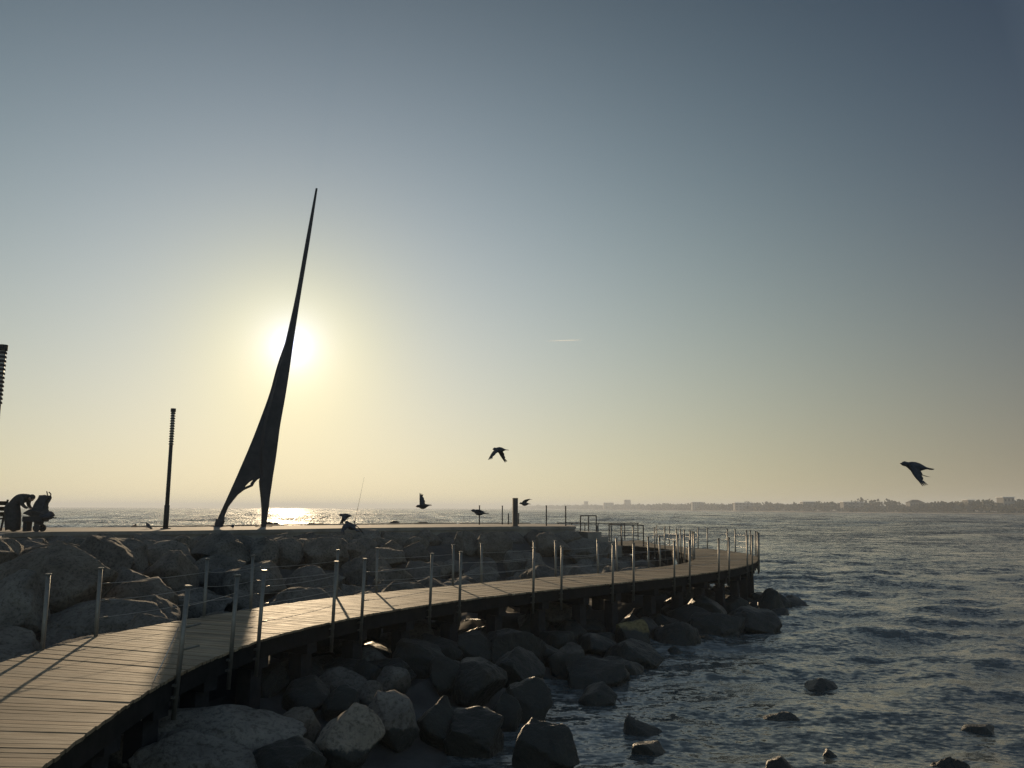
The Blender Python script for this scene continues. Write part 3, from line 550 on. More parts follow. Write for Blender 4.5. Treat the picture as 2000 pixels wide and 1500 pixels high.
def rock_mat(name, lo, mid, hi, rough, wetz):
    m, t, p = mat_new(name)
    tc = nd(t, 'ShaderNodeTexCoord')
    gp = nd(t, 'ShaderNodeNewGeometry')
    oi = nd(t, 'ShaderNodeObjectInfo')
    off = nd(t, 'ShaderNodeVectorMath', operation='ADD')
    sc_ = nd(t, 'ShaderNodeVectorMath', operation='SCALE')
    sc_.inputs['Scale'].default_value = 40.0
    comb_ = nd(t, 'ShaderNodeCombineXYZ')
    t.links.new(oi.outputs['Random'], comb_.inputs[0])
    t.links.new(oi.outputs['Random'], comb_.inputs[2])
    t.links.new(comb_.outputs[0], sc_.inputs[0])
    t.links.new(gp.outputs['Position'], off.inputs[0])
    t.links.new(sc_.outputs[0], off.inputs[1])
    n1 = nd(t, 'ShaderNodeTexNoise', Scale=1.6, Detail=8.0, Roughness=.62)
    n2 = nd(t, 'ShaderNodeTexNoise', Scale=14.0, Detail=6.0, Roughness=.7)
    vo = nd(t, 'ShaderNodeTexVoronoi', Scale=5.0)
    for n in (n1, n2, vo):
        t.links.new(off.outputs[0], n.inputs['Vector'])
    base = ramp(t, n1.outputs['Fac'], [(.3, lo), (.5, mid), (.72, hi)])
    pit = ramp(t, n2.outputs['Fac'], [(.36, (.35, .34, .32)), (.52, (1, 1, 1))])
    base = mixc(t, .85, base, pit, 'MULTIPLY')
    tint = ramp(t, oi.outputs['Random'], [(0, (.70, .64, .57)), (.5, (1, .93, .81)), (1, (1.0, .84, .66))])
    base = mixc(t, 1.0, base, tint, 'MULTIPLY')
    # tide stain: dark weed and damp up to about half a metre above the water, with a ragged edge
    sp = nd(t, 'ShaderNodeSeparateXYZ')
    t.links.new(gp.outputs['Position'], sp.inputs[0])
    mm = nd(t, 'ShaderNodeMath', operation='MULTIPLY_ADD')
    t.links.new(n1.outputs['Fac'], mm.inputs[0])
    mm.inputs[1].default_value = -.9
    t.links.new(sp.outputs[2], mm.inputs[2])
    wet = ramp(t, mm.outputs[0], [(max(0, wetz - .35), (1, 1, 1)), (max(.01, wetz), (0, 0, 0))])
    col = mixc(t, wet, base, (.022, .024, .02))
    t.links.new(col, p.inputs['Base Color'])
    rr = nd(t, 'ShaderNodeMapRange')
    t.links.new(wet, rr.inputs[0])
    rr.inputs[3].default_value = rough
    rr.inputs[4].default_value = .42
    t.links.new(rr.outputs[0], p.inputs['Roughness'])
    p.inputs['Specular IOR Level'].default_value = .3
    b1 = nd(t, 'ShaderNodeBump', Strength=.9, Distance=.2)
    t.links.new(n1.outputs['Fac'], b1.inputs['Height'])
    b2 = nd(t, 'ShaderNodeBump', Strength=.8, Distance=.045)
    t.links.new(n2.outputs['Fac'], b2.inputs['Height'])
    t.links.new(b1.outputs[0], b2.inputs['Normal'])
    t.links.new(b2.outputs[0], p.inputs['Normal'])
    return m


M = {}
M['rock'] = rock_mat('limestone_boulder', (.075, .073, .069), (.135, .131, .124), (.21, .203, .19), .9, .12)
M['rock_wet_shade'] = rock_mat('dark_wet_shaded_boulder', (.017, .017, .015), (.033, .032, .028), (.06, .057, .05), .62, .55)  # wet weedy stone, with the shade under the deck darkened into its colour
M['rock_pale'] = rock_mat('pale_limestone_boulder', (.15, .145, .135), (.25, .242, .225), (.35, .338, .312), .9, .05)
M['rock_yellow'] = rock_mat('ochre_boulder', (.14, .12, .06), (.22, .19, .10), (.28, .25, .15), .85, .12)
M['concrete'] = simple_mat('concrete', (.21, .185, .15), .85, 0, .3, 1.2, .01, .2)
M['steel'] = simple_mat('brushed_steel', (.19, .175, .145), .48, .6, .15, 20)
M['cable'] = simple_mat('wire_cable', (.42, .40, .37), .42, .8, .1, 20)
M['dark_wood'] = simple_mat('dark_timber', (.016, .015, .014), .9, 0, .4, 5, .01, .1)
M['pile'] = simple_mat('tarred_pile', (.022, .021, .021), .9, 0, .4, 4, .01, .2)
M['corten'] = simple_mat('weathered_dark_steel', (.055, .045, .04), .62, .2, .35, 2.0, .004)
M['lamp_dark'] = simple_mat('dark_painted_metal', (.03, .029, .028), .75, 0, .2, 4, 0, .25)
M['lamp_glass'] = simple_mat('frosted_lamp_glass', (.50, .46, .38), .35, 0, .1, 10)
M['rubber'] = simple_mat('black_rubber', (.02, .02, .02), .8)
M['cloth'] = simple_mat('dark_cloth', (.035, .033, .032), .95, 0, .4, 9, .01)
M['cloth_blue'] = simple_mat('dark_blue_cloth', (.03, .032, .042), .95, 0, .4, 9, .01)
M['skin'] = simple_mat('skin', (.28, .17, .12), .6)
M['hair'] = simple_mat('dark_hair', (.02, .016, .013), .7)
M['feather'] = simple_mat('dark_pigeon_feathers', (.045, .045, .05), .75, 0, .5, 25, .002)
M['red'] = simple_mat('red_brown_feathers', (.10, .05, .04), .8)
M['sand'] = simple_mat('beach_sand', (.42, .36, .27), .9, 0, .2, .05)
M['leaf'] = simple_mat('far_foliage', (.075, .078, .055), .9, 0, .4, .08)
M['plaster'] = simple_mat('pale_plaster', (.24, .225, .20), .85, 0, .1, .2)
M['white_roof'] = simple_mat('white_roof_sheet', (.8, .78, .74), .4, 0, .05, .3)
M['window'] = simple_mat('dark_window_glass', (.03, .035, .04), .15)
M['seabed'] = simple_mat('rubble_ground', (.04, .038, .035), .95, 0, .4, 2.0, .05)


def wood_mat():
    m, t, p = mat_new('weathered_decking')
    at = nd(t, 'ShaderNodeAttribute')
    at.attribute_name = 'tint'
    uv = nd(t, 'ShaderNodeUVMap')
    mp = nd(t, 'ShaderNodeMapping')
    mp.inputs['Scale'].default_value = (1.2, 22, 1)
    t.links.new(uv.outputs[0], mp.inputs[0])
    n1 = nd(t, 'ShaderNodeTexNoise', Scale=2.0, Detail=6.0, Roughness=.65)
    t.links.new(mp.outputs[0], n1.inputs['Vector'])
    tc = nd(t, 'ShaderNodeTexCoord')
    n2 = nd(t, 'ShaderNodeTexNoise', Scale=1.3, Detail=4.0)
    t.links.new(tc.outputs['Object'], n2.inputs['Vector'])
    c = ramp(t, n1.outputs['Fac'], [(.28, (.155, .116, .068)), (.55, (.295, .228, .146)), (.75, (.39, .315, .213))])
    c = mixc(t, 1.0, c, at.outputs['Color'], 'MULTIPLY')
    c = mixc(t, .45, c, ramp(t, n2.outputs['Fac'], [(.3, (.5, .48, .45)), (.65, (1, 1, 1))]), 'MULTIPLY')
    p.inputs['Specular IOR Level'].default_value = .16
    t.links.new(c, p.inputs['Base Color'])
    t.links.new(ramp(t, n1.outputs['Fac'], [(.3, (.82,) * 3), (.7, (.62,) * 3)]), p.inputs['Roughness'])
    b = nd(t, 'ShaderNodeBump', Strength=.5, Distance=.006)
    t.links.new(n1.outputs['Fac'], b.inputs['Height'])
    t.links.new(b.outputs[0], p.inputs['Normal'])
    return m


M['deck'] = wood_mat()


def water_mat():
    m, t, p = mat_new('sea_water')
    p.inputs['Base Color'].default_value = (.066, .077, .075, 1)
    p.inputs['Roughness'].default_value = .10
    p.inputs['IOR'].default_value = 1.333
    gp = nd(t, 'ShaderNodeNewGeometry')
    mp = nd(t, 'ShaderNodeMapping')
    mp.inputs['Scale'].default_value = (.8, 1.25, 1)
    t.links.new(gp.outputs['Position'], mp.inputs[0])
    n1 = nd(t, 'ShaderNodeTexNoise', Scale=1.7, Detail=5.0, Roughness=.62)
    n2 = nd(t, 'ShaderNodeTexNoise', Scale=7.5, Detail=5.0, Roughness=.65)
    n3 = nd(t, 'ShaderNodeTexNoise', Scale=.2, Detail=3.0, Roughness=.6)
    n4 = nd(t, 'ShaderNodeTexNoise', Scale=.03, Detail=3.0, Roughness=.6)
    n5 = nd(t, 'ShaderNodeTexNoise', Scale=.075, Detail=3.0, Roughness=.6)
    for n in (n1, n2, n3, n4, n5):
        t.links.new(mp.outputs[0], n.inputs['Vector'])
    ln = nd(t, 'ShaderNodeVectorMath', operation='DISTANCE')
    t.links.new(gp.outputs['Position'], ln.inputs[0])
    ln.inputs[1].default_value = (0, 15, 0)
    lee = nd(t, 'ShaderNodeMapRange')
    t.links.new(ln.outputs['Value'], lee.inputs[0])
    for i_, v_ in ((1, 15.0), (2, 90.0), (3, .18), (4, 1.0)):
        lee.inputs[i_].default_value = v_
    lee_s = nd(t, 'ShaderNodeMapRange')
    t.links.new(ln.outputs['Value'], lee_s.inputs[0])
    for i_, v_ in ((1, 15.0), (2, 140.0), (3, .8), (4, 3.2)):
        lee_s.inputs[i_].default_value = v_
    # thin wash of foam along the boulders
    fo = nd(t, 'ShaderNodeAttribute')
    fo.attribute_name = 'wash'
    fn = nd(t, 'ShaderNodeTexNoise', Scale=2.6, Detail=8.0, Roughness=.72)
    t.links.new(mp.outputs[0], fn.inputs['Vector'])
    fm = nd(t, 'ShaderNodeMath', operation='MULTIPLY')
    t.links.new(fo.outputs['Fac'], fm.inputs[0])
    t.links.new(ramp(t, fn.outputs['Fac'], [(.47, (0, 0, 0)), (.64, (1, 1, 1))]), fm.inputs[1])
    t.links.new(mixc(t, fm.outputs[0], (.066, .077, .075), (.42, .44, .43)), p.inputs['Base Color'])
    # wind ripples: facet slopes taken straight from noise so they keep their steepness far out
    acc = None
    for n, k in ((n1, WATER_K[0]), (n2, WATER_K[1]), (n3, WATER_K[2]), (n4, WATER_K[3]), (n5, WATER_K[4])):
        s1 = nd(t, 'ShaderNodeVectorMath', operation='SUBTRACT')
        t.links.new(n.outputs['Color'], s1.inputs[0])
        s1.inputs[1].default_value = (.5, .5, .5)
        s2 = nd(t, 'ShaderNodeVectorMath', operation='MULTIPLY')
        t.links.new(s1.outputs[0], s2.inputs[0])
        s2.inputs[1].default_value = (k * 1.05, k, 0)
        if True:                                                # the seas build up clear of the breakwater's lee
            s3 = nd(t, 'ShaderNodeVectorMath', operation='SCALE')
            t.links.new(s2.outputs[0], s3.inputs[0])
            t.links.new((lee_s if n in (n1, n2) else lee).outputs[0], s3.inputs['Scale'])
            s2 = s3
        if acc is None:
            acc = s2.outputs[0]
        else:
            a = nd(t, 'ShaderNodeVectorMath', operation='ADD')
            t.links.new(acc, a.inputs[0])
            t.links.new(s2.outputs[0], a.inputs[1])
            acc = a.outputs[0]
    # wind seas lean over towards the shore they run at
    lean = nd(t, 'ShaderNodeVectorMath', operation='SCALE')
    lean.inputs[0].default_value = (.02, -.11, 0)
    t.links.new(lee.outputs[0], lean.inputs['Scale'])
    a0 = nd(t, 'ShaderNodeVectorMath', operation='ADD')
    t.links.new(acc, a0.inputs[0])
    t.links.new(lean.outputs[0], a0.inputs[1])
    a = nd(t, 'ShaderNodeVectorMath', operation='ADD')
    t.links.new(gp.outputs['Normal'], a.inputs[0])
    t.links.new(a0.outputs[0], a.inputs[1])
    nn = nd(t, 'ShaderNodeVectorMath', operation='NORMALIZE')
    t.links.new(a.outputs[0], nn.inputs[0])
    t.links.new(nn.outputs[0], p.inputs['Normal'])
    return m


WATER_K = (1.0, 1.15, 1.2, .5, 1.2)
M['water'] = water_mat()


# ------------------------------------------------------------------ sea
def sea():
    rng = np.random.default_rng(4)
    rr = [4.0]
    while rr[-1] < 7000:
        rr.append(rr[-1] + max(.06, rr[-1] * .0105))
    rr = np.array(rr)
    th = np.radians(np.linspace(-62, 62, 620))
    Rr, Th = np.meshgrid(rr, th, indexing='ij')
    X = Rr * np.sin(Th)
    Y = Rr * np.cos(Th)
    Z = np.zeros_like(X)
    sp = np.maximum(.06, Rr * .0105)
    for i in range(130):
        lam = .40 * (4.6 / .40) ** (rng.random() ** 1.15)
        ang = math.radians(-80 + rng.normal(0, 33))          # waves run in towards the shore and the camera
        k = 2 * math.pi / lam
        amp = .0029 * lam ** .9 * (.5 + rng.random())
        ph = rng.random() * 6.283
        w = np.clip((lam / sp - 2.5) / 3.0, 0, 1)
        u = k * (X * math.cos(ang) + Y * math.sin(ang)) + ph
        Z += amp * w * (np.sin(u) + .22 * np.cos(2 * u))
    for lam, ang, amp in ((17, -70, .025), (23, -88, .03), (9, -62, .02)):
        k = 2 * math.pi / lam
        u = k * (X * math.cos(math.radians(ang)) + Y * math.sin(math.radians(ang))) + 1.0 + 1.5 * np.sin(X * .05 + Y * .031)
        Z += amp * np.clip((lam / sp - 2.5) / 3.0, 0, 1) * (np.sin(u) + .3 * np.cos(2 * u))
    far = np.clip((Rr - 70) / 160, 0, 1)
    for i in range(16):                                       # longer seas out in the bay
        lam = 8 * (42 / 8) ** rng.random()
        ang = math.radians(-80 + rng.normal(0, 25))
        k = 2 * math.pi / lam
        u = k * (X * math.cos(ang) + Y * math.sin(ang)) + rng.random() * 6.283
        Z += .0045 * lam * far * np.clip((lam / sp - 2.5) / 2.0, 0, 1) * (np.sin(u) + .3 * np.cos(2 * u))
    # calmer water in the lee of the boulders
    Z *= np.clip((np.hypot(X - 1, Y - 10) - 1) / 16, .3, 1)
    Z *= 1.0
    n, m_ = X.shape
    v = np.stack([X, Y, Z], -1).reshape(-1, 3)
    i = np.arange(n * m_).reshape(n, m_)
    f = np.stack([i[:-1, :-1], i[:-1, 1:], i[1:, 1:], i[1:, :-1]], -1).reshape(-1, 4)
    f = f[:, ::-1]
    o = from_np('sea_water', v, f, M['water'])
    tag(o, kind='structure')
    wash = np.zeros(len(v), np.float32)
    near = np.where((v[:, 1] < 50) & (v[:, 1] > 2) & (np.abs(v[:, 0]) < 20))[0]
    tcx = np.array(TERRAIN)
    for blk in np.array_split(near, max(1, len(near) // 4000)):
        d2 = (tcx[None, :, 0] - v[blk, 0:1]) ** 2 + (tcx[None, :, 1] - v[blk, 1:2]) ** 2 + .15
        w = d2 ** -2
        zt = (w * tcx[:, 2]).sum(1) / w.sum(1)
        wash[blk] = np.clip((zt + 1.0) / .9, 0, 1) * .35
    at_ = o.data.attributes.new('wash', 'FLOAT', 'POINT')
    at_.data.foreach_set('value', wash)


sea()

# ------------------------------------------------------------------ rubble ground under the boulders
TC = np.array(TERRAIN)


def terr(x, y):
    d2 = (TC[:, 0] - x) ** 2 + (TC[:, 1] - y) ** 2 + .15
    w = d2 ** -2
    return float((w * TC[:, 2]).sum() / w.sum())


def ground():
    xs = np.arange(-26, 18.1, .5)
    ys = np.arange(-6, 66.1, .5)
    v = []
    for y in ys:
        for x in xs:
            z = terr(x, y)
            if y < 6:
                z = min(z, 1.2) if x < -2.5 else z
            z += .4 * noise.noise((x * 1.3, y * 1.3, 3.1)) - .18
            v.append((x, y, z))
    n, m_ = len(ys), len(xs)
    i = np.arange(n * m_).reshape(n, m_)
    f = np.stack([i[:-1, :-1], i[:-1, 1:], i[1:, 1:], i[1:, :-1]], -1).reshape(-1, 4)
    tag(from_np('ground', v, f, M['seabed']), kind='structure')


ground()


# ------------------------------------------------------------------ boulders
_ico = {}


def ico(lod):
    if lod not in _ico:
        bm = bmesh.new()
        bmesh.ops.create_icosphere(bm, subdivisions=lod + 1, radius=1.0)
        bm.verts.ensure_lookup_table()
        _ico[lod] = (np.array([v.co[:] for v in bm.verts]), np.array([[v.index for v in f.verts] for f in bm.faces]))
        bm.free()
    return _ico[lod]


def vnoise(p, seed):
    """smooth value noise on an (n,3) array, 0..1"""
    q = np.floor(p).astype(np.int64)
    f = p - q
    f = f * f * (3 - 2 * f)
    out = np.zeros(len(p))
    for dx in (0, 1):
        for dy in (0, 1):
            for dz in (0, 1):
                h = ((q[:, 0] + dx) * 374761393 + (q[:, 1] + dy) * 668265263 + (q[:, 2] + dz) * 2147483647 + seed * 974634777) & 0xffffffff
                h = ((h ^ (h >> 13)) * 1274126177) & 0xffffffff
                h = (h ^ (h >> 16)) & 0xffff
                w = (f[:, 0] if dx else 1 - f[:, 0]) * (f[:, 1] if dy else 1 - f[:, 1]) * (f[:, 2] if dz else 1 - f[:, 2])
                out += w * h / 65535.0
    return out


def boulder_mesh(seed, a, b, c, lod):
    rng = np.random.default_rng(seed)
    v, f = ico(lod)
    v = v.copy()
    for _ in range(int(rng.integers(13, 20))):                # broken quarry faces
        n = rng.normal(size=3)
        n /= np.linalg.norm(n)
        d = rng.uniform(.56, .9)
        ex = np.maximum(v @ n - d, 0)
        v -= np.outer(ex * .97, n)
    for n, d in (((rng.uniform(-.8, .8), rng.uniform(-.75, -.4), .8), rng.uniform(.48, .62)), ((rng.uniform(-.7, .7), -.8, .45), rng.uniform(.6, .75))):   # top faces tilted off the sun, shaped so tops stay unlit
        n = np.array(n) / np.linalg.norm(n)
        v -= np.outer(np.maximum(v @ n - d, 0) * .9, n)
    off = rng.random(3) * 50
    r = 1 + .16 * (vnoise(v * 1.3 + off, seed) - .5) + .12 * (vnoise(v * 3.1 + off, seed + 1) - .5) \
        + .075 * (vnoise(v * 6.5 + off, seed + 2) - .5) + .035 * (vnoise(v * 12 + off, seed + 4) - .5)
    if lod >= 4:
        r += .028 * (vnoise(v * 17 + off, seed + 3) - .5)
    v *= r[:, None]
    v -= (v.max(0) + v.min(0)) / 2
    v /= (v.max(0) - v.min(0)) / 2
    return v * np.array([a, b, c]), f


for (x, y, z, a, b, c, yaw, seed, lod, tone, grp, label) in ROCKS:
    v, f = boulder_mesh(seed, a, b, c, lod)
    o = from_np('boulder', v, f, M[('rock', 'rock_wet_shade', 'rock_yellow', 'rock_pale')[tone]])
    if lod >= 3:
        o.data.polygons.foreach_set('use_smooth', np.ones(len(o.data.polygons), bool))
    o.location = (x, y, z)
    o.rotation_euler = (0, 0, yaw)
    tag(o, label, 'boulder', 'armour boulders of the bank below the platform' if grp == 'b' else 'boulders along the shore')

# ------------------------------------------------------------------ boardwalk
DZ = 1.5
SR = spline(DECK_SEAWARD, 14)
SL = spline(DECK_LANDWARD, 14)


def arc(C):
    return np.r_[0, np.cumsum(np.linalg.norm(np.diff(C, axis=0), axis=1))]


AR, AL = arc(SR), arc(SL)


def at(C, A, s):
    return Vector((float(np.interp(s, A, C[:, 0])), float(np.interp(s, A, C[:, 1]))))


def tangent(C, A, s):
    d = at(C, A, s + .15) - at(C, A, s - .15)
    return d.normalized()


def boardwalk():
    root = empty('boardwalk', (0, 0, 0))
    tag(root, 'curving timber boardwalk on dark piles sweeping from the lower left round to the platform', 'boardwalk')
    # planks laid across the walk, each a real board with its gap
    mid = (SR + SL) / 2
    AM = arc(mid)
    n = int(AM[-1] / .13)
    rng = random.Random(3)
    verts, faces, cols, uvs = [], [], [], []
    for i in range(n):
        s0, s1 = AM[-1] * i / n, AM[-1] * (i + 1) / n
        g = .014
        q = []
        for s in (s0 + g * .5, s1 - g * .5):
            t = np.interp(s, AM, np.arange(len(AM)))
            k = min(int(t), len(AM) - 2)
            fr = t - k
            rr = SR[k] * (1 - fr) + SR[k + 1] * fr
            ll = SL[k] * (1 - fr) + SL[k + 1] * fr
            d = (rr - ll) / (np.linalg.norm(rr - ll) + 1e-6)
            q.append((rr + d * (.03 + rng.uniform(-.012, .012)), ll - d * (.03 + rng.uniform(-.012, .012))))
        z = DZ + rng.uniform(-.004, .004)
        tl = rng.uniform(-.003, .003)
        b = len(verts)
        (r0, l0), (r1, l1) = q
        for zz in (z, z - .035):
            verts += [(*r0, zz + tl), (*l0, zz - tl), (*l1, zz - tl), (*r1, zz + tl)]
        faces += [(b, b + 3, b + 2, b + 1), (b + 4, b + 5, b + 6, b + 7), (b, b + 1, b + 5, b + 4), (b + 1, b + 2, b + 6, b + 5),
                  (b + 2, b + 3, b + 7, b + 6), (b + 3, b, b + 4, b + 7)]
        h = rng.uniform(.62, 1.12)
        w_ = rng.uniform(-.04, .04)
        cols += [(h * (1 + w_), h, h * (1 - w_), 1)] * 6
        uo = rng.uniform(0, 40)
        for f in range(6):
            uvs += [(uo, uo * .31), (uo + .12, uo * .31), (uo + .12, uo * .31 + .0), (uo, uo * .31)] if f else \
                   [(uo + 0, uo), (uo + 0, uo + .13), (uo + 2.5, uo + .13), (uo + 2.5, uo)]
    me = bpy.data.meshes.new('decking')
    me.from_pydata(verts, [], faces)
    ca = me.color_attributes.new('tint', 'FLOAT_COLOR', 'CORNER')
    ca.data.foreach_set('color', np.repeat(np.array(cols, np.float32), 4, axis=0).ravel())
    ul = me.uv_layers.new(name='UVMap')
    ul.data.foreach_set('uv', np.array(uvs, np.float32).ravel())
    me.update()
    link_mesh('decking', me, M['deck'], root)
    # edge beams
    for C, A, sgn in ((SR, AR, 1), (SL, AL, -1)):
        mb = MB()
        ss = np.linspace(.2, A[-1] - .2, 150)
        prev = None
        for s in ss:
            p = at(C, A, s)
            t = tangent(C, A, s)
            nrm = Vector((t.y, -t.x)) * sgn
            o_, i_ = p - nrm * .012, p - nrm * .09
            ring = [mb.bm.verts.new((*o_, DZ - .038)), mb.bm.verts.new((*o_, DZ - .29)), mb.bm.verts.new((*i_, DZ - .29)),
                    mb.bm.verts.new((*i_, DZ - .038))]
            if prev:
                for k in range(4):
                    mb.bm.faces.new((prev[k], prev[(k + 1) % 4], ring[(k + 1) % 4], ring[k]))
            prev = ring
        mb.build('edge_beam', M['dark_wood'], root)
    # stringers under the middle of the boards
    for fr_ in (.33, .67):
        C = SR * (1 - fr_) + SL * fr_
        mb = MB()
        for k in range(0, len(C) - 4, 4):
            p, q = Vector(C[k]), Vector(C[k + 4])
            d = q - p
            mb.box(((p.x + q.x) / 2, (p.y + q.y) / 2, DZ - .14), (d.length - .004, .09, .2),
                   Matrix.Rotation(math.atan2(d.y, d.x), 4, 'Z'))
        mb.build('stringer', M['dark_wood'], root)
    # piles in pairs with a cap beam across each pair
    k = 0
    s = 7.4
    while s < AM[-1] - 2:
        t = np.interp(s, AM, np.arange(len(AM)))
        kk = int(t)
        rr, ll = Vector(SR[kk]), Vector(SL[kk])
        d = (ll - rr)
        ang = math.atan2(d.y, d.x)
        for fr_ in (.14, .86):
            p = rr + d * fr_
            zb = terr(p.x, p.y) - .5
            mb = MB()
            mb.box((0, 0, (DZ - .5 + zb) / 2), (.27, .27, DZ - .5 - zb))
            o = mb.build('pile', M['pile'], root, bevel=.012)
            o.location = (p.x, p.y, 0)
            o.rotation_euler = (0, 0, ang)
        c = rr + d * .5
        mb = MB()
        mb.box((0, 0, 0), (d.length * .92, .26, .24))
        o = mb.build('cap_beam', M['pile'], root, bevel=.01)
        o.location = (c.x, c.y, DZ - .365)
        o.rotation_euler = (0, 0, ang)
        s += 1.58
        k += 1
    return root


boardwalk()

# ------------------------------------------------------------------ post and cable railings
POST_S = {'sea': [8.43, 10.1, 10.99, 13.24, 14.14, 16.34, 17.31, 19.87, 20.92, 23.02, 23.97, 26.04, 26.97, 29.1, 30.07, 32.38, 33.33,
                  35.6, 36.5, 37.9, 38.55, 39.76, 40.46, 42.15, 43.11, 45.18, 45.99, 48.68, 49.19, 50.61],
          'land': [10.52, 11.75, 14.29, 15.55, 18.09, 19.33, 21.87, 22.93, 25.07, 25.99, 27.91, 28.92, 30.93, 31.8, 33.41, 34.23, 36.0, 36.9,
                   37.92, 38.76, 39.67, 41.3, 42.2, 43.1, 45.18, 46.4, 48.51, 49.36, 50.1, 50.95]}


def post_proto():
    mb = MB()
    mb.tube([(0, 0, -.52), (0, 0, 1.03)], .03, 14)
    p = mb.build('post', M['steel'], None, smooth=False)
    for f in p.data.polygons:
        f.use_smooth = len(f.vertices) == 4
    mb = MB()
    mb.tube([(0, 0, 1.031), (0, 0, 1.036), (0, 0, 1.048), (0, 0, 1.055)], [.036, .046, .046, .04], 16)
    c = mb.build('post_cap', M['steel'], p, smooth=False)
    mb = MB()
    for z in (-.12, -.26):
        mb.box((0, -.02, z), (.1, .05, .03))
    b = mb.build('bracket', M['steel'], p)
    return p


PROTO = post_proto()
_first = [True]


def railing(side, C, A, sgn, label):
    root = empty('cable_railing', (0, 0, 0))
    tag(root, label, 'railing', 'cable railings along the boardwalk')
    tops = []
    for s in POST_S[side]:
        p = at(C, A, s)
        t = tangent(C, A, s)
        nrm = Vector((t.y, -t.x)) * sgn
        q = p + nrm * .045
        if _first[0]:
            o = PROTO
            o.parent = root
            _first[0] = False
        else:
            o = copy_tree(PROTO, root)
        o.location = (q.x, q.y, DZ)
        lean = (R(1.7) if sgn > 0 else R(.2)) + random.uniform(-.006, .006)
        o.rotation_euler = Matrix.Rotation(lean, 3, Vector((-nrm.y, nrm.x, 0))).to_euler()
        if side == 'sea' and s < 9:
            o.rotation_euler = Matrix.Rotation(R(3.0), 3, Vector((-nrm.y, nrm.x, 0))).to_euler()
        o.rotation_euler.rotate_axis('Z', math.atan2(nrm.y, nrm.x) - math.pi / 2)
        tops.append((s, q, nrm, lean))
    for h in (.28, .54, .80):
        for (s0, p0, n0, l0), (s1, p1, n1, l1) in zip(tops[:-1], tops[1:]):
            gap = s1 - s0
            if gap < 1.26 and s0 > 9 or gap > 3.4:
                continue
            if side == 'sea' and s0 < 9 and h < .7:
                continue
            a = Vector((*(p0 + n0 * h * math.tan(l0)), DZ + h))
            b = Vector((*(p1 + n1 * h * math.tan(l1)), DZ + h))
            sag = random.uniform(.01, .035)
            pts = [a.lerp(b, k / 6) - Vector((0, 0, sag * 4 * (k / 6) * (1 - k / 6))) for k in range(7)]
            MB().tube(pts, .004 if s0 < 28 else .003, 5).build('cable', M['cable'], root, smooth=True)
            MB().tube([pts[0].lerp(pts[1], .12), pts[0].lerp(pts[1], .5)], .011, 6).build('tensioner', M['steel'], root, smooth=True)
    if side == 'sea':
        # the near end: two slack tensioners still on the last post and its torn cable hanging over the edge
        s, p, n, l = tops[0]
        t = tangent(C, A, s)
        for h in (.54, .28):
            a = Vector((p.x - n.x * .03 + .03, p.y, DZ + h))
            MB().tube([a, a + Vector((.2, .1, .045))], .012, 7).build('tensioner', M['steel'], root, smooth=True)
        pts = [Vector((p.x - .02, p.y - .03, DZ + .56)), Vector((p.x - .10, p.y - .15, DZ + .25)), Vector((p.x - .16, p.y - .28, DZ + .02)),
               Vector((p.x - .16, p.y - .38, DZ - .2)), Vector((p.x - .22, p.y - .45, DZ - .42))]
        MB().tube(pts, .0055, 5).build('torn_cable', M['cable'], root, smooth=True)
    return root


railing('sea', SR, AR, 1, 'steel posts and cables along the seaward outer edge of the boardwalk')
railing('land', SL, AL, -1, 'steel posts and cables along the inner edge of the boardwalk facing the boulder bank')


# ------------------------------------------------------------------ concrete platform
def platform():
    root = empty('concrete_platform', (0, 0, 0))
    tag(root, 'low sunlit concrete platform carrying the spire sculpture above the boulder bank', 'platform')
    front = [tuple(p) for p in PLATFORM_FRONT]
    back = [(3.3, 44.5), (2.9, 47.6), (1.2, 48.9), (-3.0, 48.0), (-10.5, 42.5), (-14.5, 38.4), (-17.0, 37.2), (-23, 35.5), (-24, 19.5)]
    mb = MB()
    mb.prism(front + back, 1.2, 2.45)
    mb.build('base_wall', M['concrete'], root)

    def grow(poly, d):
        c = np.mean(poly, axis=0)
        out = []
        n = len(poly)
        for i in range(n):
            a, b, e = (np.array(poly[j % n]) for j in (i - 1, i, i + 1))
            t = (e - a) / np.linalg.norm(e - a)
            out.append(tuple(b + np.array((t[1], -t[0])) * d))
        return out
    mb = MB()
    mb.prism(grow(front + back, .08), 2.452, 2.6)
    mb.build('paving', M['concrete'], root)
    # kerb strip along the far edge, as the photo shows a second step behind the paving
    mb = MB()
    for (a, b) in zip(back[2:6], back[3:7]):
        a, b = Vector(a), Vector(b)
        d = b - a
        n = Vector((-d.y, d.x)).normalized() * -.35
        m_ = (a + b) / 2 + n
        mb.box((m_.x, m_.y, 2.63), (d.length * .985, .3, .055), Matrix.Rotation(math.atan2(d.y, d.x), 4, 'Z'))
    mb.build('kerb', M['concrete'], root)
    return root


platform()
mb = MB()
for i in range(4):
    mb.box((3.55 + i * .42, 44.0 + i * .55, 2.3 - i * .26 - .3), (.9, 2.6, .6), Matrix.Rotation(R(35), 4, 'Z'))
tag(mb.build('concrete_steps', M['concrete']), 'dark concrete steps going down from the platform corner to the back walkway', 'steps')


# ------------------------------------------------------------------ spire sculpture
SPINE_RIGHT = [tuple(p) for p in spline(SPINE_RIGHT, 4)]
SPINE_LEFT = [tuple(p) for p in spline(SPINE_LEFT, 4)]
SPIRE_LEFT = [tuple(p) for p in spline(SPIRE_LEFT, 4)]
SPIRE_FOLD = [tuple(p) for p in spline(SPIRE_FOLD, 4)]


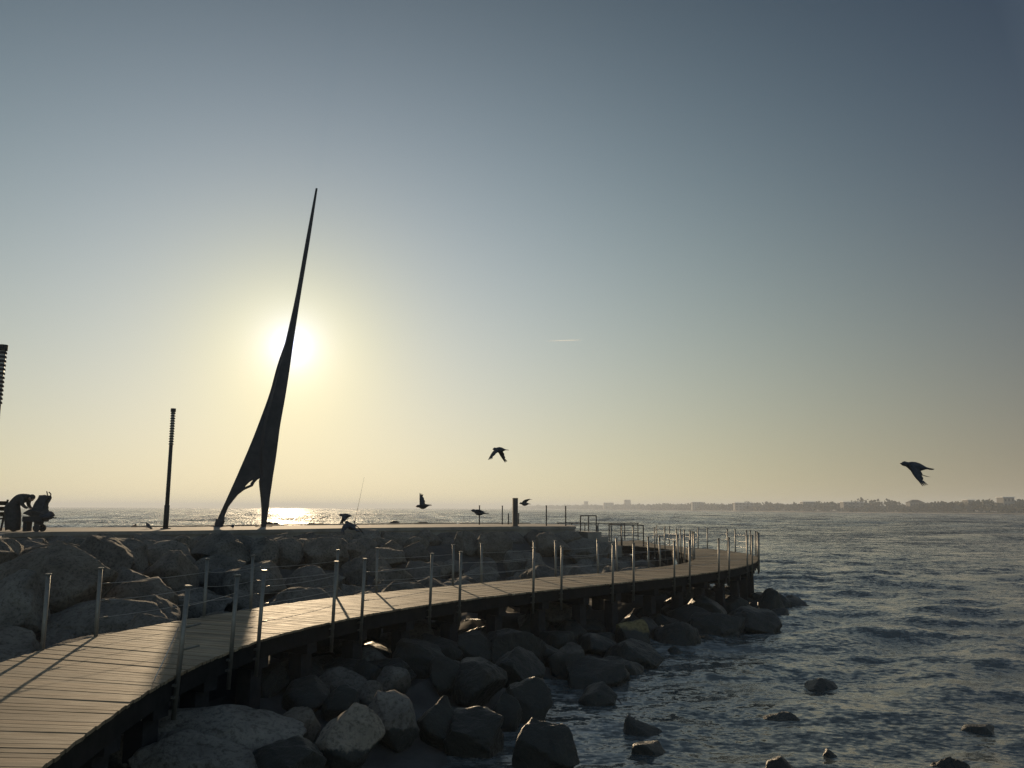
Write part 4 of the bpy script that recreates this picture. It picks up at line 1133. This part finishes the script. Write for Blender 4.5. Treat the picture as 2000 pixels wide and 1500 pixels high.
def spire():
    Y = SPIRE_Y
    bx = SPINE_LEFT[0][0]
    root = empty('spire_sculpture', (bx, Y, 2.6))
    tag(root, 'tall dark tapering steel spire sculpture leaning in front of the sun on two legs', 'sculpture')

    def L_(x, y, z):
        return (x - bx, y - Y, z - 2.6)
    # right-hand spine: folded beam with a front ridge, a right face and a back edge
    bm = bmesh.new()
    rings = []
    for (lx, lz), (rx, rz) in zip(SPINE_LEFT, SPINE_RIGHT):
        w = math.hypot(rx - lx, rz - lz)
        rings.append([bm.verts.new(L_(lx, Y - .02, lz)), bm.verts.new(L_(lx + (rx - lx) * .3, Y - .38 * w - .02, lz + (rz - lz) * .3)),
                      bm.verts.new(L_(rx, Y, rz)), bm.verts.new(L_((lx + rx) / 2, Y + .4 * w + .03, (lz + rz) / 2))])
    for A, B in zip(rings[:-1], rings[1:]):
        for k in range(4):
            bm.faces.new((A[k], A[(k + 1) % 4], B[(k + 1) % 4], B[k]))
    bm.faces.new(rings[0][::-1])
    bm.faces.new(rings[-1])
    bmesh.ops.recalc_face_normals(bm, faces=bm.faces)
    me = bpy.data.meshes.new('spine')
    bm.to_mesh(me)
    bm.free()
    link_mesh('spine', me, M['corten'], root)
    # left-hand fin: thick plate with an arch and a small open curl cut through it
    bm = bmesh.new()
    fold = [(x - .012, z) for x, z in SPIRE_FOLD]
    outline = SPIRE_LEFT + SPIRE_ARCH + fold[:-1]
    edges = []
    for loop in (outline, SPIRE_HOLE):
        vs_ = [bm.verts.new((x, 0, z)) for x, z in loop]
        for i in range(len(vs_)):
            edges.append(bm.edges.new((vs_[i], vs_[(i + 1) % len(vs_)])))
    bmesh.ops.triangle_fill(bm, edges=edges, use_beauty=True, use_dissolve=False)
    r = bmesh.ops.extrude_face_region(bm, geom=list(bm.faces))
    for v in r['geom']:
        if isinstance(v, bmesh.types.BMVert):
            v.co.y += .16
    fz = np.array(sorted((z, x) for x, z in SPIRE_FOLD))
    for v in bm.verts:
        xf = float(np.interp(v.co.z, fz[:, 0], fz[:, 1]))
        v.co.y += .02 + .16 * max(0, xf - v.co.x)
        v.co = Vector(L_(v.co.x, Y + v.co.y, v.co.z))
    bmesh.ops.recalc_face_normals(bm, faces=bm.faces)
    me = bpy.data.meshes.new('fin')
    bm.to_mesh(me)
    bm.free()
    link_mesh('fin', me, M['corten'], root)
    # foot shoe and ground plates
    lx = SPIRE_LEFT[-1][0] - bx
    fy = .02 + .16 * 2.1
    mb = MB()
    mb.box((lx + .2, fy + .06, .17), (.36, .26, .32), Matrix.Rotation(R(14), 4, 'Y'))
    mb.build('foot_shoe', M['corten'], root, bevel=.03)
    for x, yy in ((lx + .2, fy + .05), (.12, .02)):
        mb = MB()
        mb.box((x, yy, .017), (.62, .6, .03))
        mb.build('ground_plate', M['lamp_dark'], root, bevel=.005)


spire()


# ------------------------------------------------------------------ lamp columns
def lamp_column(loc, label):
    root = empty('lamp_column', loc)
    tag(root, label, 'lamp post', 'lamp columns on the platform')
    MB().tube([(0, 0, 0), (0, 0, .04)], .2, 20).build('base_plate', M['lamp_dark'], root)
    MB().tube([(0, 0, .041), (0, 0, .95), (0, 0, 1.0)], [.105, .105, .085], 18).build('sleeve', M['lamp_dark'], root, smooth=True)
    MB().tube([(0, 0, 1.0), (0, 0, 3.48)], [.083, .075], 18).build('pole', M['lamp_dark'], root, smooth=True)
    hd = MB().tube([(0, 0, 3.482), (0, 0, 4.88)], .068, 18).build('lamp_head', M['lamp_glass'], root, smooth=True)
    for k in range(13):
        z = 3.5 + k * .108
        MB().tube([(0, 0, z), (0, 0, z + .02), (0, 0, z + .058), (0, 0, z + .062)], [.099, .102, .084, .070], 20).build('louvre', M['lamp_dark'], hd)
    MB().tube([(0, 0, 4.882), (0, 0, 5.03)], .105, 20).build('cap', M['lamp_dark'], root)
    return root


lc = lamp_column((-14.35, 34.5, 2.6), 'slim dark lamp column with ringed head between the bending man and the spire')
lc2 = copy_tree(lc)
lc2.location = (-13.15, 20.8, 2.6)
tag(lc2, 'nearer lamp column cut by the left frame edge, only its ringed head showing', 'lamp post')

# ------------------------------------------------------------------ square pillar, thin posts, railing, rod
root = empty('square_pillar', (.18, 41.75, 2.6), R(8))
tag(root, 'dark square pillar standing at the front edge of the platform', 'pillar')
MB().box((0, 0, .7), (.25, .25, 1.38)).build('shaft', M['corten'], root, bevel=.008)
MB().box((0, 0, .012), (.36, .36, .02)).build('ground_plate', M['lamp_dark'], root)
MB().box((0, 0, 1.4), (.27, .27, .016)).build('cap', M['lamp_dark'], root)

for x, y, h, label in ((-1.77, 45.66, 1.03, 'thin dark post behind the pigeon that crosses it on the platform'),
                       (-.52, 46.6, 1.02, 'thin dark post on the platform just left of the square pillar'),
                       (1.81, 43.17, 1.03, 'thin dark post on the platform right of the square pillar'),
                       (2.80, 42.9, 1.0, 'thin dark post at the corner end of the platform'),
                       (-.18, 47.0, .58, 'short thin post close on the left of the square pillar'),
                       (.40, 47.0, .6, 'short thin post close on the right of the square pillar')):
    o = empty('thin_post', (x, y, 2.6))
    tag(o, label, 'post', 'thin posts on the platform')
    MB().tube([(0, 0, 0), (0, 0, h)], .032, 10).build('shaft', M['lamp_dark'], o, smooth=True)
    MB().tube([(0, 0, h), (0, 0, h + .02)], .042, 10).build('cap', M['lamp_dark'], o)


def terrace_railing(pts, z0, h, rails, label, posts):
    o = empty('tube_railing', (pts[0][0], pts[0][1], z0))
    tag(o, label, 'railing', 'tube railings behind the platform corner')
    p0 = Vector((pts[0][0], pts[0][1], 0))
    for x, y in posts:
        MB().tube([(x - p0.x, y - p0.y, 0), (x - p0.x, y - p0.y, h)], .032, 8).build('post', M['lamp_dark'], o, smooth=True)
    for zz in rails:
        P_ = [(x - p0.x, y - p0.y, zz) for x, y in pts]
        MB().tube(P_, .03 if zz == rails[0] else .016, 8).build('rail', M['lamp_dark'], o, smooth=True)


bp = [(3.0 + (8.1 - 3.0) * k / 6, 53.3) for k in range(7)]
terrace_railing([(2.9, 53.3), (8.15, 53.3)], 1.5, 1.07, (1.07, .62, .3), 'long dark tube railing along the far side of the back walkway', bp)
fp = [(5.45, 46.45), (6.05, 45.95), (6.62, 45.3), (7.05, 44.5)]
terrace_railing(fp, 1.5, 1.12, (1.12, .72), 'shorter dark tube railing on the near side of the back walkway', fp)
terrace_railing([(3.75, 45.2), (4.75, 46.6)], 1.5, 1.6, (1.6, 1.1), 'dark handrail beside the steps at the platform corner', [(3.75, 45.2), (4.25, 45.9), (4.75, 46.6)])

root = empty('fishing_rod', (-8.5, 44.7, 2.4))
tag(root, 'long thin fishing rod standing up behind the low gliding pigeon', 'fishing rod')
MB().tube([(0, 0, 0), (.09, 0, .5)], .016, 7).build('grip', M['rubber'], root, smooth=True)
MB().tube([(.09, 0, .5), (.3, 0, 1.6), (.5, 0, 2.75)], [.011, .007, .004], 6).build('blank', M['lamp_dark'], root, smooth=True)
MB().tube([(.02, -.03, .36), (.10, -.10, .36)], .035, 10).build('reel', M['lamp_dark'], root, smooth=True)
MB().tube([(-.12, 0, -.02), (.05, 0, .3)], .02, 6).build('rest', M['lamp_dark'], root, smooth=True)


# ------------------------------------------------------------------ skinned figures
def skin_mesh(name, verts, edges, radii, mat, parent=None, sub=2, root_v=0):
    me = bpy.data.meshes.new(name)
    me.from_pydata(verts, edges, [])
    o = link_mesh(name, me, mat, parent)
    o.modifiers.new('Skin', 'SKIN')
    sv = me.skin_vertices[0].data if me.skin_vertices else None
    if sv is None:
        bm = bmesh.new()
        bm.from_mesh(me)
        bm.verts.layers.skin.verify()
        bm.to_mesh(me)
        bm.free()
        sv = me.skin_vertices[0].data
    for i, r in enumerate(radii):
        rr = r if isinstance(r, tuple) else (r, r)
        sv[i].radius = rr
        sv[i].use_root = i == root_v
    s = o.modifiers.new('Sub', 'SUBSURF')
    s.levels = s.render_levels = sub
    me.materials.clear()
    me.materials.append(mat)
    return o


def person():
    root = empty('person', (-18.22, 30.35, 2.6))
    tag(root, 'person in dark clothes bending forward over a loaded handcart at the left edge', 'person')
    # facing +x, bent at the hips; back rounded, head low
    V = [(-.10, 0, .90), (.04, 0, 1.06), (.22, 0, 1.20), (.40, 0, 1.26), (.47, 0, 1.29), (.53, 0, 1.27), (.60, 0, 1.21),   # pelvis, spine, neck, head
         (-.09, .11, .84), (.00, .12, .46), (-.06, .12, .09), (.09, .13, .045),
         (-.09, -.11, .84), (.07, -.12, .47), (.03, -.12, .09), (.18, -.13, .045),
         (.38, .19, 1.20), (.39, .23, .95), (.50, .20, .84), (.57, .19, .83),
         (.38, -.19, 1.20), (.42, -.23, .97), (.54, -.18, .86), (.61, -.17, .85)]
    E = [(0, 1), (1, 2), (2, 3), (3, 4), (4, 5), (5, 6), (0, 7), (7, 8), (8, 9), (9, 10), (0, 11), (11, 12), (12, 13), (13, 14),
         (3, 15), (15, 16), (16, 17), (17, 18), (3, 19), (19, 20), (20, 21), (21, 22)]
    Rr = [(.20, .20), (.20, .21), (.20, .22), (.16, .2), .075, .085, .06, .15, .115, .085, .055, .15, .115, .085, .055,
          .09, .07, .05, .042, .09, .07, .05, .042]
    skin_mesh('body', V, E, Rr, M['cloth'], root)
    # head with nose, ear and cap of hair; hands with fingers closing on the cart
    bm = bmesh.new()
    bmesh.ops.create_uvsphere(bm, u_segments=18, v_segments=12, radius=1)
    for v in bm.verts:
        x, y, z = v.co
        f = 1 + .05 * z
        v.co = (x * .105 * f + (.018 if z < -.2 and x > 0 else 0), y * .078, z * .125)
    for c, r in (((.112, 0, -.01), .02), ((.10, .0, -.075), .016), ((0, .078, -.005), .022), ((0, -.078, -.005), .022),
                 ((.096, .03, .02), .012), ((.096, -.03, .02), .012)):
        q = bmesh.ops.create_icosphere(bm, subdivisions=2, radius=r)
        bmesh.ops.translate(bm, verts=q['verts'], vec=c)
    me = bpy.data.meshes.new('head')
    bm.to_mesh(me)
    bm.free()
    for p in me.polygons:
        p.use_smooth = True
    hd = link_mesh('head', me, M['skin'], root)
    hd.location = (.61, 0, 1.22)
    hd.rotation_euler = (0, R(58), 0)
    bm = bmesh.new()
    bmesh.ops.create_uvsphere(bm, u_segments=18, v_segments=12, radius=1)
    bmesh.ops.delete(bm, geom=[v for v in bm.verts if v.co.z < -.15 and v.co.x > -.3 or (v.co.x > .75 and v.co.z < .45)], context='VERTS')
    for v in bm.verts:
        n = noise.noise(v.co * 4) * .008
        v.co = (v.co.x * (.118 + n) - .006, v.co.y * (.09 + n), v.co.z * (.138 + n))
    me = bpy.data.meshes.new('hair')
    bm.to_mesh(me)
    bm.free()
    h2 = link_mesh('hair', me, M['hair'], root)
    h2.location = hd.location
    h2.rotation_euler = hd.rotation_euler
    for (px, py, pz) in (V[18], V[22]):
        V2 = [(px, py, pz), (px + .07, py, pz - .01)]
        E2 = [(0, 1)]
        R2 = [(.03, .022), (.034, .018)]
        for k, ln in enumerate((.062, .075, .07, .055)):
            y0 = py - .028 + k * .019
            b = len(V2)
            V2 += [(px + .085, y0, pz - .012), (px + .085 + ln * .6, y0, pz - .03), (px + .08 + ln * .7, y0, pz - .03 - ln * .5)]
            R2 += [.0095, .0085, .007]
            E2 += [(1, b), (b, b + 1), (b + 1, b + 2)]
        b = len(V2)
        V2 += [(px + .03, py + .04, pz - .02), (px + .075, py + .045, pz - .045)]
        R2 += [.011, .008]
        E2 += [(0, b), (b, b + 1)]
        skin_mesh('hand', V2, E2, R2, M['skin'], root, 1)
    # long loose coat hem round hips and thighs
    bm = bmesh.new()
    rg = []
    for z, cx, rx, ry in ((.05, .03, .24, .25), (.34, .0, .26, .27), (.62, -.03, .27, .27), (.9, -.07, .25, .26), (1.04, .0, .24, .25)):
        rg.append([bm.verts.new((cx + math.cos(a) * rx * (1 + .04 * math.sin(5 * a)), math.sin(a) * ry, z + .02 * math.sin(3 * a)))
                   for a in [2 * math.pi * k / 24 for k in range(24)]])
    for A, B in zip(rg[:-1], rg[1:]):
        for k in range(24):
            bm.faces.new((A[k], A[(k + 1) % 24], B[(k + 1) % 24], B[k]))
    me = bpy.data.meshes.new('coat')
    bm.to_mesh(me)
    bm.free()
    for p in me.polygons:
        p.use_smooth = True
    c = link_mesh('coat', me, M['cloth'], root)
    so = c.modifiers.new('Solid', 'SOLIDIFY')
    so.thickness = .015


def handcart():
    root = empty('handcart', (-17.42, 30.4, 2.6))
    tag(root, 'dark handcart piled with bags, with curved handle and rod, before the bending person', 'handcart')
    # lumpy load in a low tub
    v, f = boulder_mesh(77, .47, .30, .23, 3)
    o = from_np('load', v, f, M['cloth'], root)
    o.location = (.05, 0, .70)
    v, f = boulder_mesh(78, .27, .24, .16, 3)
    o = from_np('bundle', v, f, M['cloth_blue'], root)
    o.location = (.40, -.03, .58)
    mb = MB()
    mb.box((.0, 0, .45), (.72, .5, .2))
    mb.build('tub', M['lamp_dark'], root, bevel=.03)
    # upright bag leaning right
    bm = bmesh.new()
    q = bmesh.ops.create_cube(bm, size=1)
    bmesh.ops.subdivide_edges(bm, edges=list(bm.edges), cuts=5, use_grid_fill=True)
    for v_ in bm.verts:
        x, y, z = v_.co
        w = .42 - .13 * (z + .5)
        n = noise.noise(Vector((x * 3, y * 3, z * 3))) * .05
        v_.co = (x * w + n + (z + .5) * .10, y * .3 + n, z * .54 + n * .6)
    me = bpy.data.meshes.new('bag')
    bm.to_mesh(me)
    bm.free()
    for p in me.polygons:
        p.use_smooth = True
    b = link_mesh('bag', me, M['cloth_blue'], root)
    b.location = (.13, .02, 1.05)
    b.rotation_euler = (0, R(6), 0)
    MB().tube([(.34, 0, 1.02), (.36, 0, 1.13), (.47, 0, 1.24), (.475, 0, 1.36), (.40, 0, 1.43)], .022, 8).build('handle', M['lamp_dark'], root, smooth=True)
    MB().tube([(.30, .1, 1.28), (.29, .1, 1.36), (.26, .1, 1.46)], .02, 7).build('strap', M['lamp_dark'], root, smooth=True)
    MB().tube([(.25, -.1, .53), (.80, -.1, .50)], .018, 7).build('rod', M['lamp_dark'], root, smooth=True)
    for x in (-.28,):
        MB().box((x, 0, .19), (.14, .36, .36)).build('leg', M['lamp_dark'], root, bevel=.02)
    for y in (-.2, .2):
        mb = MB()
        ring = [(.17 + .105 * math.cos(a), y, .125 + .105 * math.sin(a)) for a in [2 * math.pi * k / 20 for k in range(21)]]
        mb.tube(ring, .032, 8, cap=False)
        w_ = mb.build('wheel', M['rubber'], root, smooth=True)
        MB().tube([(.17, y - .03, .125), (.17, y + .03, .125)], .085, 16).build('hub', M['lamp_dark'], w_)
    MB().tube([(.17, -.2, .125), (.17, .2, .125)], .02, 8).build('axle', M['lamp_dark'], root)
    MB().box((.13, 0, .3), (.2, .3, .16)).build('fork', M['lamp_dark'], root, bevel=.02)


person()
handcart()
root = empty('bench', (-18.78, 30.3, 2.6))
tag(root, 'dark slatted bench cut by the left frame edge behind the bending person', 'bench')
for k in range(3):
    MB().box((-.32 + .0 * k, -.5 + .5 * k, .22), (.07, .06, .44)).build('leg', M['lamp_dark'], root)
MB().box((-.3, 0, .46), (.45, 1.3, .05)).build('seat', M['dark_wood'], root, bevel=.01)
for k in range(3):
    MB().box((-.06, 0, .62 + .2 * k), (.04, 1.3, .15), Matrix.Rotation(R(8), 4, 'Y')).build('back_slat', M['dark_wood'], root, bevel=.008)
for y in (-.6, .6):
    MB().box((-.11, y, .58), (.05, .06, 1.16), Matrix.Rotation(R(8), 4, 'Y')).build('back_post', M['lamp_dark'], root)


# ------------------------------------------------------------------ pigeons
def pigeon(loc, head, pitch, wl, wr, label, size=1.0, roll=0.0, fan=.09, perched=False):
    """one continuous mesh. wl / wr: (dihedral, sweep, curl, length) in degrees, degrees, degrees, metres for left and right wing"""
    bm = bmesh.new()
    prof = [(.165, .004, .0), (.150, .010, .0), (.140, .022, .004), (.118, .031, .008), (.095, .030, .006), (.072, .036, .0),
            (.035, .055, -.006), (-.01, .062, -.008), (-.06, .052, -.004), (-.105, .030, .002), (-.135, .016, .004)]
    rings = []
    for x, r, z in prof:
        rings.append([bm.verts.new((x, math.cos(a) * r * .92, z + math.sin(a) * r)) for a in [2 * math.pi * k / 12 for k in range(12)]])
    # tail fan
    for x, w, th in ((-.17, fan * .5, .008), (-.215, fan * .7, .005)):
        rings.append([bm.verts.new((x + (.012 * abs(math.cos(a))), math.cos(a) * w, .004 + math.sin(a) * th)) for a in [2 * math.pi * k / 12 for k in range(12)]])
    for A, B in zip(rings[:-1], rings[1:]):
        for k in range(12):
            bm.faces.new((A[k], A[(k + 1) % 12], B[(k + 1) % 12], B[k]))
    bm.faces.new(rings[0][::-1])
    bm.faces.new(rings[-1])
    for sgn, (dih, sweep, curl, ln) in ((1, wl), (-1, wr)):
        st = 7
        prev = None
        pos = Vector((.035, sgn * .03, .012))
        ang = R(dih)
        sw = R(sweep)
        chord0 = .135
        for k in range(st + 1):
            u = k / st
            ch = chord0 * (1 - .2 * u - .45 * u ** 3)
            if k:
                ang += R(curl) / st
                dsw = sw * (.2 + 1.6 * u)
                d = Vector((-math.sin(dsw), sgn * math.cos(dsw) * math.cos(ang), math.cos(dsw) * math.sin(ang)))
                pos = pos + d * ln / st
            th = .010 * (1 - u) + .003
            up = Vector((0, -sgn * math.sin(ang), math.cos(ang)))
            le = pos + Vector((ch * .35, 0, 0))
            te = pos - Vector((ch * .65, 0, 0)) + Vector((-.012 * (k % 2), 0, 0)) * (1 if u > .3 else 0)
            md = pos + up * th
            mdn = pos - up * th * .6
            ring = [bm.verts.new(q) for q in (le, md, te, mdn)]
            if prev:
                for j in range(4):
                    bm.faces.new((prev[j], prev[(j + 1) % 4], ring[(j + 1) % 4], ring[j]))
            else:
                bm.faces.new(ring)
            prev = ring
        bm.faces.new(prev[::-1])
        # primary feather tips
        for j in range(4):
            b0 = pos + Vector((.008 - j * .016, 0, 0))
            d2 = (d * (.06 - .012 * j) + Vector((-.006 - .008 * j, 0, 0)))
            up = Vector((0, -sgn * math.sin(ang), math.cos(ang)))
            q = [bm.verts.new(b0 + Vector((.014, 0, 0)) - d * .03), bm.verts.new(b0 - Vector((.014, 0, 0)) - d * .03), bm.verts.new(b0 + d2 - Vector((.003, 0, 0))),
                 bm.verts.new(b0 + d2 * .9 + Vector((.006, 0, 0)))]
            e = [bm.verts.new(p_.co + up * .003) for p_ in q]
            bm.faces.new(q)
            bm.faces.new(e[::-1])
            for a_ in range(4):
                bm.faces.new((q[a_], q[(a_ + 1) % 4], e[(a_ + 1) % 4], e[a_]))
    if perched:
        for y in (-.02, .02):
            for (p0, p1) in (((.0, y, -.05), (.01, y, -.115)), ((.01, y, -.115), (.045, y, -.12)), ((.01, y, -.115), (-.02, y, -.12))):
                p0, p1 = Vector(p0), Vector(p1)
                q = [bm.verts.new(p + Vector(o_)) for p in (p0, p1) for o_ in ((.004, .004, .002), (-.004, .004, -.002), (0, -.005, 0))]
                for a_ in range(3):
                    bm.faces.new((q[a_], q[(a_ + 1) % 3], q[3 + (a_ + 1) % 3], q[3 + a_]))
    bmesh.ops.recalc_face_normals(bm, faces=bm.faces)
    me = bpy.data.meshes.new('pigeon')
    bm.to_mesh(me)
    bm.free()
    for p in me.polygons:
        p.use_smooth = True
    o = link_mesh('pigeon', me, M['feather'])
    o.location = loc
    o.scale = (size,) * 3
    o.rotation_euler = (Matrix.Rotation(R(head), 3, 'Z') @ Matrix.Rotation(R(-pitch), 3, 'Y') @ Matrix.Rotation(R(roll), 3, 'X')).to_euler()
    tag(o, label, 'pigeon', 'pigeons around the platform')
    return o


pigeon((-.26, 17.0, 4.70), 150, 5, (-30, -8, -30, .28), (-48, 14, -20, .27), 'pigeon high in the middle of the sky with both wings bent down', 1.0)
pigeon((4.70, 9.6, 4.00), 172, 12, (-56, 18, -8, .25), (-24, 46, -24, .26), 'biggest pigeon, flying left over the water on the right with wings lowered', .96, fan=.13)
pigeon((-2.04, 19.0, 3.54), 172, -4, (10, 60, 8, .22), (72, -6, 8, .25), 'pigeon over the horizon with one wing raised straight up', 1.0)
pigeon((-.76, 19.0, 3.41), 172, 12, (24, 58, -12, .22), (-8, 66, -8, .22), 'pigeon with swept back wings passing in front of a thin post', 1.1)
pigeon((.40, 26.0, 3.64), 174, 4, (66, 40, 0, .22), (60, 46, 0, .26), 'small pigeon flying left beside the top of the square pillar', 1.0)
pigeon((-4.01, 20.0, 3.31), 176, 4, (-20, 20, -30, .16), (-42, -20, -45, .24), 'pigeon with one drooped wing in front of the sun glitter left of the fishing rod', 1.0)
pigeon((-2.90, 15.0, 3.175), 150, 28, (12, 18, -58, .26), (12, 18, -58, .26), 'low gliding pigeon with arched wings just above the platform edge', 1.0)
pigeon((-14.9, 34.1, 2.755), 150, 35, (-62, 80, 0, .17), (-62, 80, 0, .17), 'pigeon standing upright on the platform left of the lamp column', 1.25, perched=True)
pigeon((-11.83, 35.3, 2.72), 95, 10, (-62, 80, 0, .15), (-62, 80, 0, .15), 'plump pigeon sitting on the platform between the two feet of the spire', 1.1, perched=True)


# ------------------------------------------------------------------ far shore across the bay
SHORE = [(560, 470), (400, 515), (395, 640), (370, 790), (330, 1040), (300, 1550), (262, 2050), (130, 3100), (0, 4200)]


def far_shore():
    C = spline(SHORE, 14)
    # beach strip and land behind it
    v, f = [], []
    for i, p in enumerate(C):
        t = C[min(i + 1, len(C) - 1)] - C[max(i - 1, 0)]
        n = np.array((t[1], -t[0]))
        n /= np.linalg.norm(n)
        for d, z in ((-4, -.4), (3, .35), (16, 1.0), (45, 1.8), (400, 3.0)):
            q = p + n * d
            v.append((q[0], q[1], z))
    m_ = 5
    for i in range(len(C) - 1):
        for k in range(m_ - 1):
            a = i * m_ + k
            f.append((a, a + 1, a + m_ + 1, a + m_))
    tag(from_np('beach', v, f, M['sand']), kind='structure')
    # wooded front along the shore: thousands of leaf clumps, one mass
    A = arc(C)
    rng = np.random.default_rng(8)
    vv, ff = [], []
    s = 0.0
    while s < A[-1] - 10:
        p = np.array(at(C, A, s))
        t = np.array(tangent(C, A, s))
        n = np.array((t[1], -t[0]))
        dist = np.hypot(*p)
        for layer in range(3):
            q = p + n * (14 + layer * 17 + rng.uniform(-5, 5))
            H_ = rng.uniform(5.0, 8.5) + layer * 1.6 + 1.8 * math.sin(s * .021 + layer) + rng.uniform(0, 2.5) * (rng.random() < .25)
            H_ *= 1 + .15 * min(2, dist / 1500)
            wd = rng.uniform(3.0, 6.0) * (1 + dist / 1600)
            nb = 85 if dist < 900 else 40
            # trunk
            b = len(vv)
            for (dx, zz) in ((-.2, .8), (.2, .8), (.15, H_ * .6), (-.15, H_ * .6)):
                vv.append((q[0] + t[0] * dx, q[1] + t[1] * dx, zz))
            ff.append((b, b + 1, b + 2, b + 3))
            for _ in range(nb):
                u = rng.normal(size=3)
                u /= np.linalg.norm(u)
                rad = rng.random() ** .4
                c = np.array((q[0], q[1], H_ * .62)) + u * rad * np.array((wd, wd, H_ * .36))
                sz = rng.uniform(.6, 1.5) * (1 + dist / 1500)
                a1 = rng.normal(size=3)
                a1 /= np.linalg.norm(a1)
                a2 = np.cross(a1, rng.normal(size=3))
                a2 /= np.linalg.norm(a2)
                b = len(vv)
                vv += [tuple(c + a1 * sz), tuple(c + a2 * sz * .8), tuple(c - a1 * sz), tuple(c - a2 * sz * .8)]
                ff.append((b, b + 1, b + 2, b + 3))
        s += rng.uniform(3, 5.5) * (1 + dist / 900)
    tag(from_np('treeline', vv, ff, M['leaf'], smooth=False), kind='stuff')
    # seafront houses and towers
    def house(x, y, w, d, h, label, kind='house', roof='flat', rz=0.0, storeys=3, bays=4):
        o = empty('seafront_house' if kind == 'house' else 'tower_block', (x, y, 1.2), rz)
        tag(o, label, kind if kind == 'house' else 'tower', 'buildings on the far shore')
        MB().box((0, 0, h / 2), (w, d, h)).build('wall', M['plaster'], o)
        if roof == 'flat':
            MB().box((0, 0, h + .25), (w + 1.2, d + 1.2, .5)).build('roof', M['white_roof'], o)
        else:
            bm_ = MB()
            for zz, k in ((h + .01, 1.06),):
                a = [bm_.bm.verts.new((sx * w / 2 * k, sy * d / 2 * k, zz)) for sx, sy in ((-1, -1), (1, -1), (1, 1), (-1, 1))]
                r0, r1 = bm_.bm.verts.new((-w * .2, 0, zz + 2.6)), bm_.bm.verts.new((w * .2, 0, zz + 2.6))
                for fc in ((a[0], a[1], r1, r0), (a[1], a[2], r1), (a[2], a[3], r0, r1), (a[3], a[0], r0), (a[3], a[2], a[1], a[0])):
                    bm_.bm.faces.new(fc)
            bm_.build('roof', M['corten'], o)
        for fl in range(storeys):
            for b_ in range(bays):
                MB().box((-w / 2 + w * (b_ + .5) / bays, -d / 2 - .03, h * (fl + .5) / storeys), (w / bays * .5, .12, h / storeys * .5)).build('window', M['window'], o)
    house(407, 737, 6.0, 9, 10.6, 'narrow white house with bright flat roof above the beach at the far right', storeys=3, bays=2)
    house(412, 690, 9, 10, 12.4, 'house with a shining pale roof standing highest at the far right', storeys=3, bays=3)
    house(390, 800, 14, 9, 9.0, 'wide low house half hidden in the trees left of the narrow white house', roof='hip', storeys=2, bays=5)
    house(436, 690, 16, 9, 9.4, 'broad house by the trees at the right frame edge', roof='hip', storeys=2, bays=5)
    house(302, 2160, 16, 14, 24.5, 'hazy tower block, tallest on the far shore left of the walkway tip', 'tower', storeys=8, bays=4)
    house(254, 2170, 26, 14, 17, 'hazy wide block beside the tallest tower on the far shore', 'tower', storeys=5, bays=6)
    house(230, 2560, 12, 12, 24, 'faint farthest tower left of the two hazy blocks', 'tower', storeys=8, bays=3)
    for x, y, w, h, st, label in ((372, 905, 22, 11.5, 3, 'long pale block with flat roof above the trees left of the two far masts'),
                                  (352, 985, 14, 12.5, 4, 'squarish pale block rising from the trees midway along the right half of the shore'),
                                  (330, 1180, 26, 12.5, 3, 'wide hazy block in the trees right of the outermost walkway posts'),
                                  (318, 1420, 18, 15.5, 4, 'hazy block on the shore behind the outermost walkway posts'),
                                  (448, 735, 15, 11.5, 3, 'pale block with dark windows at the right frame edge of the shore')):
        house(x, y, w, 10, h * .86, label, storeys=st, bays=5)
    for i, (x, y, h, lb) in enumerate(((323, 786, 11.5, 'left of the two thin masts on the far beach'), (327, 786, 10.5, 'right of the two thin masts on the far beach'))):
        o = empty('mast', (x, y, .6))
        tag(o, lb, 'mast', 'masts on the far beach')
        MB().tube([(0, 0, 0), (0, 0, h)], [.32, .22], 8).build('pole', M['lamp_dark'], o)
        MB().box((0, 0, h * .93), (1.4, .3, .5)).build('floodlight', M['lamp_dark'], o)


far_shore()

# ------------------------------------------------------------------ contrail high above the haze
m, t, p = mat_new('ice_trail')
t.nodes.remove(p)
tr = nd(t, 'ShaderNodeBsdfTransparent')
tl = nd(t, 'ShaderNodeBsdfTranslucent')
tl.inputs[0].default_value = (.9, .9, .9, 1)
mxs = nd(t, 'ShaderNodeMixShader')
mxs.inputs[0].default_value = .16
t.links.new(tr.outputs[0], mxs.inputs[1])
t.links.new(tl.outputs[0], mxs.inputs[2])
t.links.new(mxs.outputs[0], t.nodes['Material Output'].inputs[0])
o = MB().tube([(410, 9300, 1918), (560, 9360, 1936), (700, 9420, 1953), (810, 9470, 1968)], [2, 6, 7, 3], 8).build('contrail', m, smooth=True)
tag(o, 'short thin white aircraft trail low in the middle of the sky', 'contrail')

# ------------------------------------------------------------------ sea haze
m, t, p = mat_new('sea_haze')
t.nodes.remove(p)
pv = nd(t, 'ShaderNodeVolumePrincipled')
pv.inputs['Color'].default_value = (.80, .88, .98, 1)
pv.inputs['Density'].default_value = .00042
pv.inputs['Anisotropy'].default_value = .25
t.links.new(pv.outputs[0], t.nodes['Material Output'].inputs['Volume'])
hz = MB().box((0, 3560, 13.5), (14600, 7300, 36.0)).build('haze', m)
tag(hz, kind='stuff')
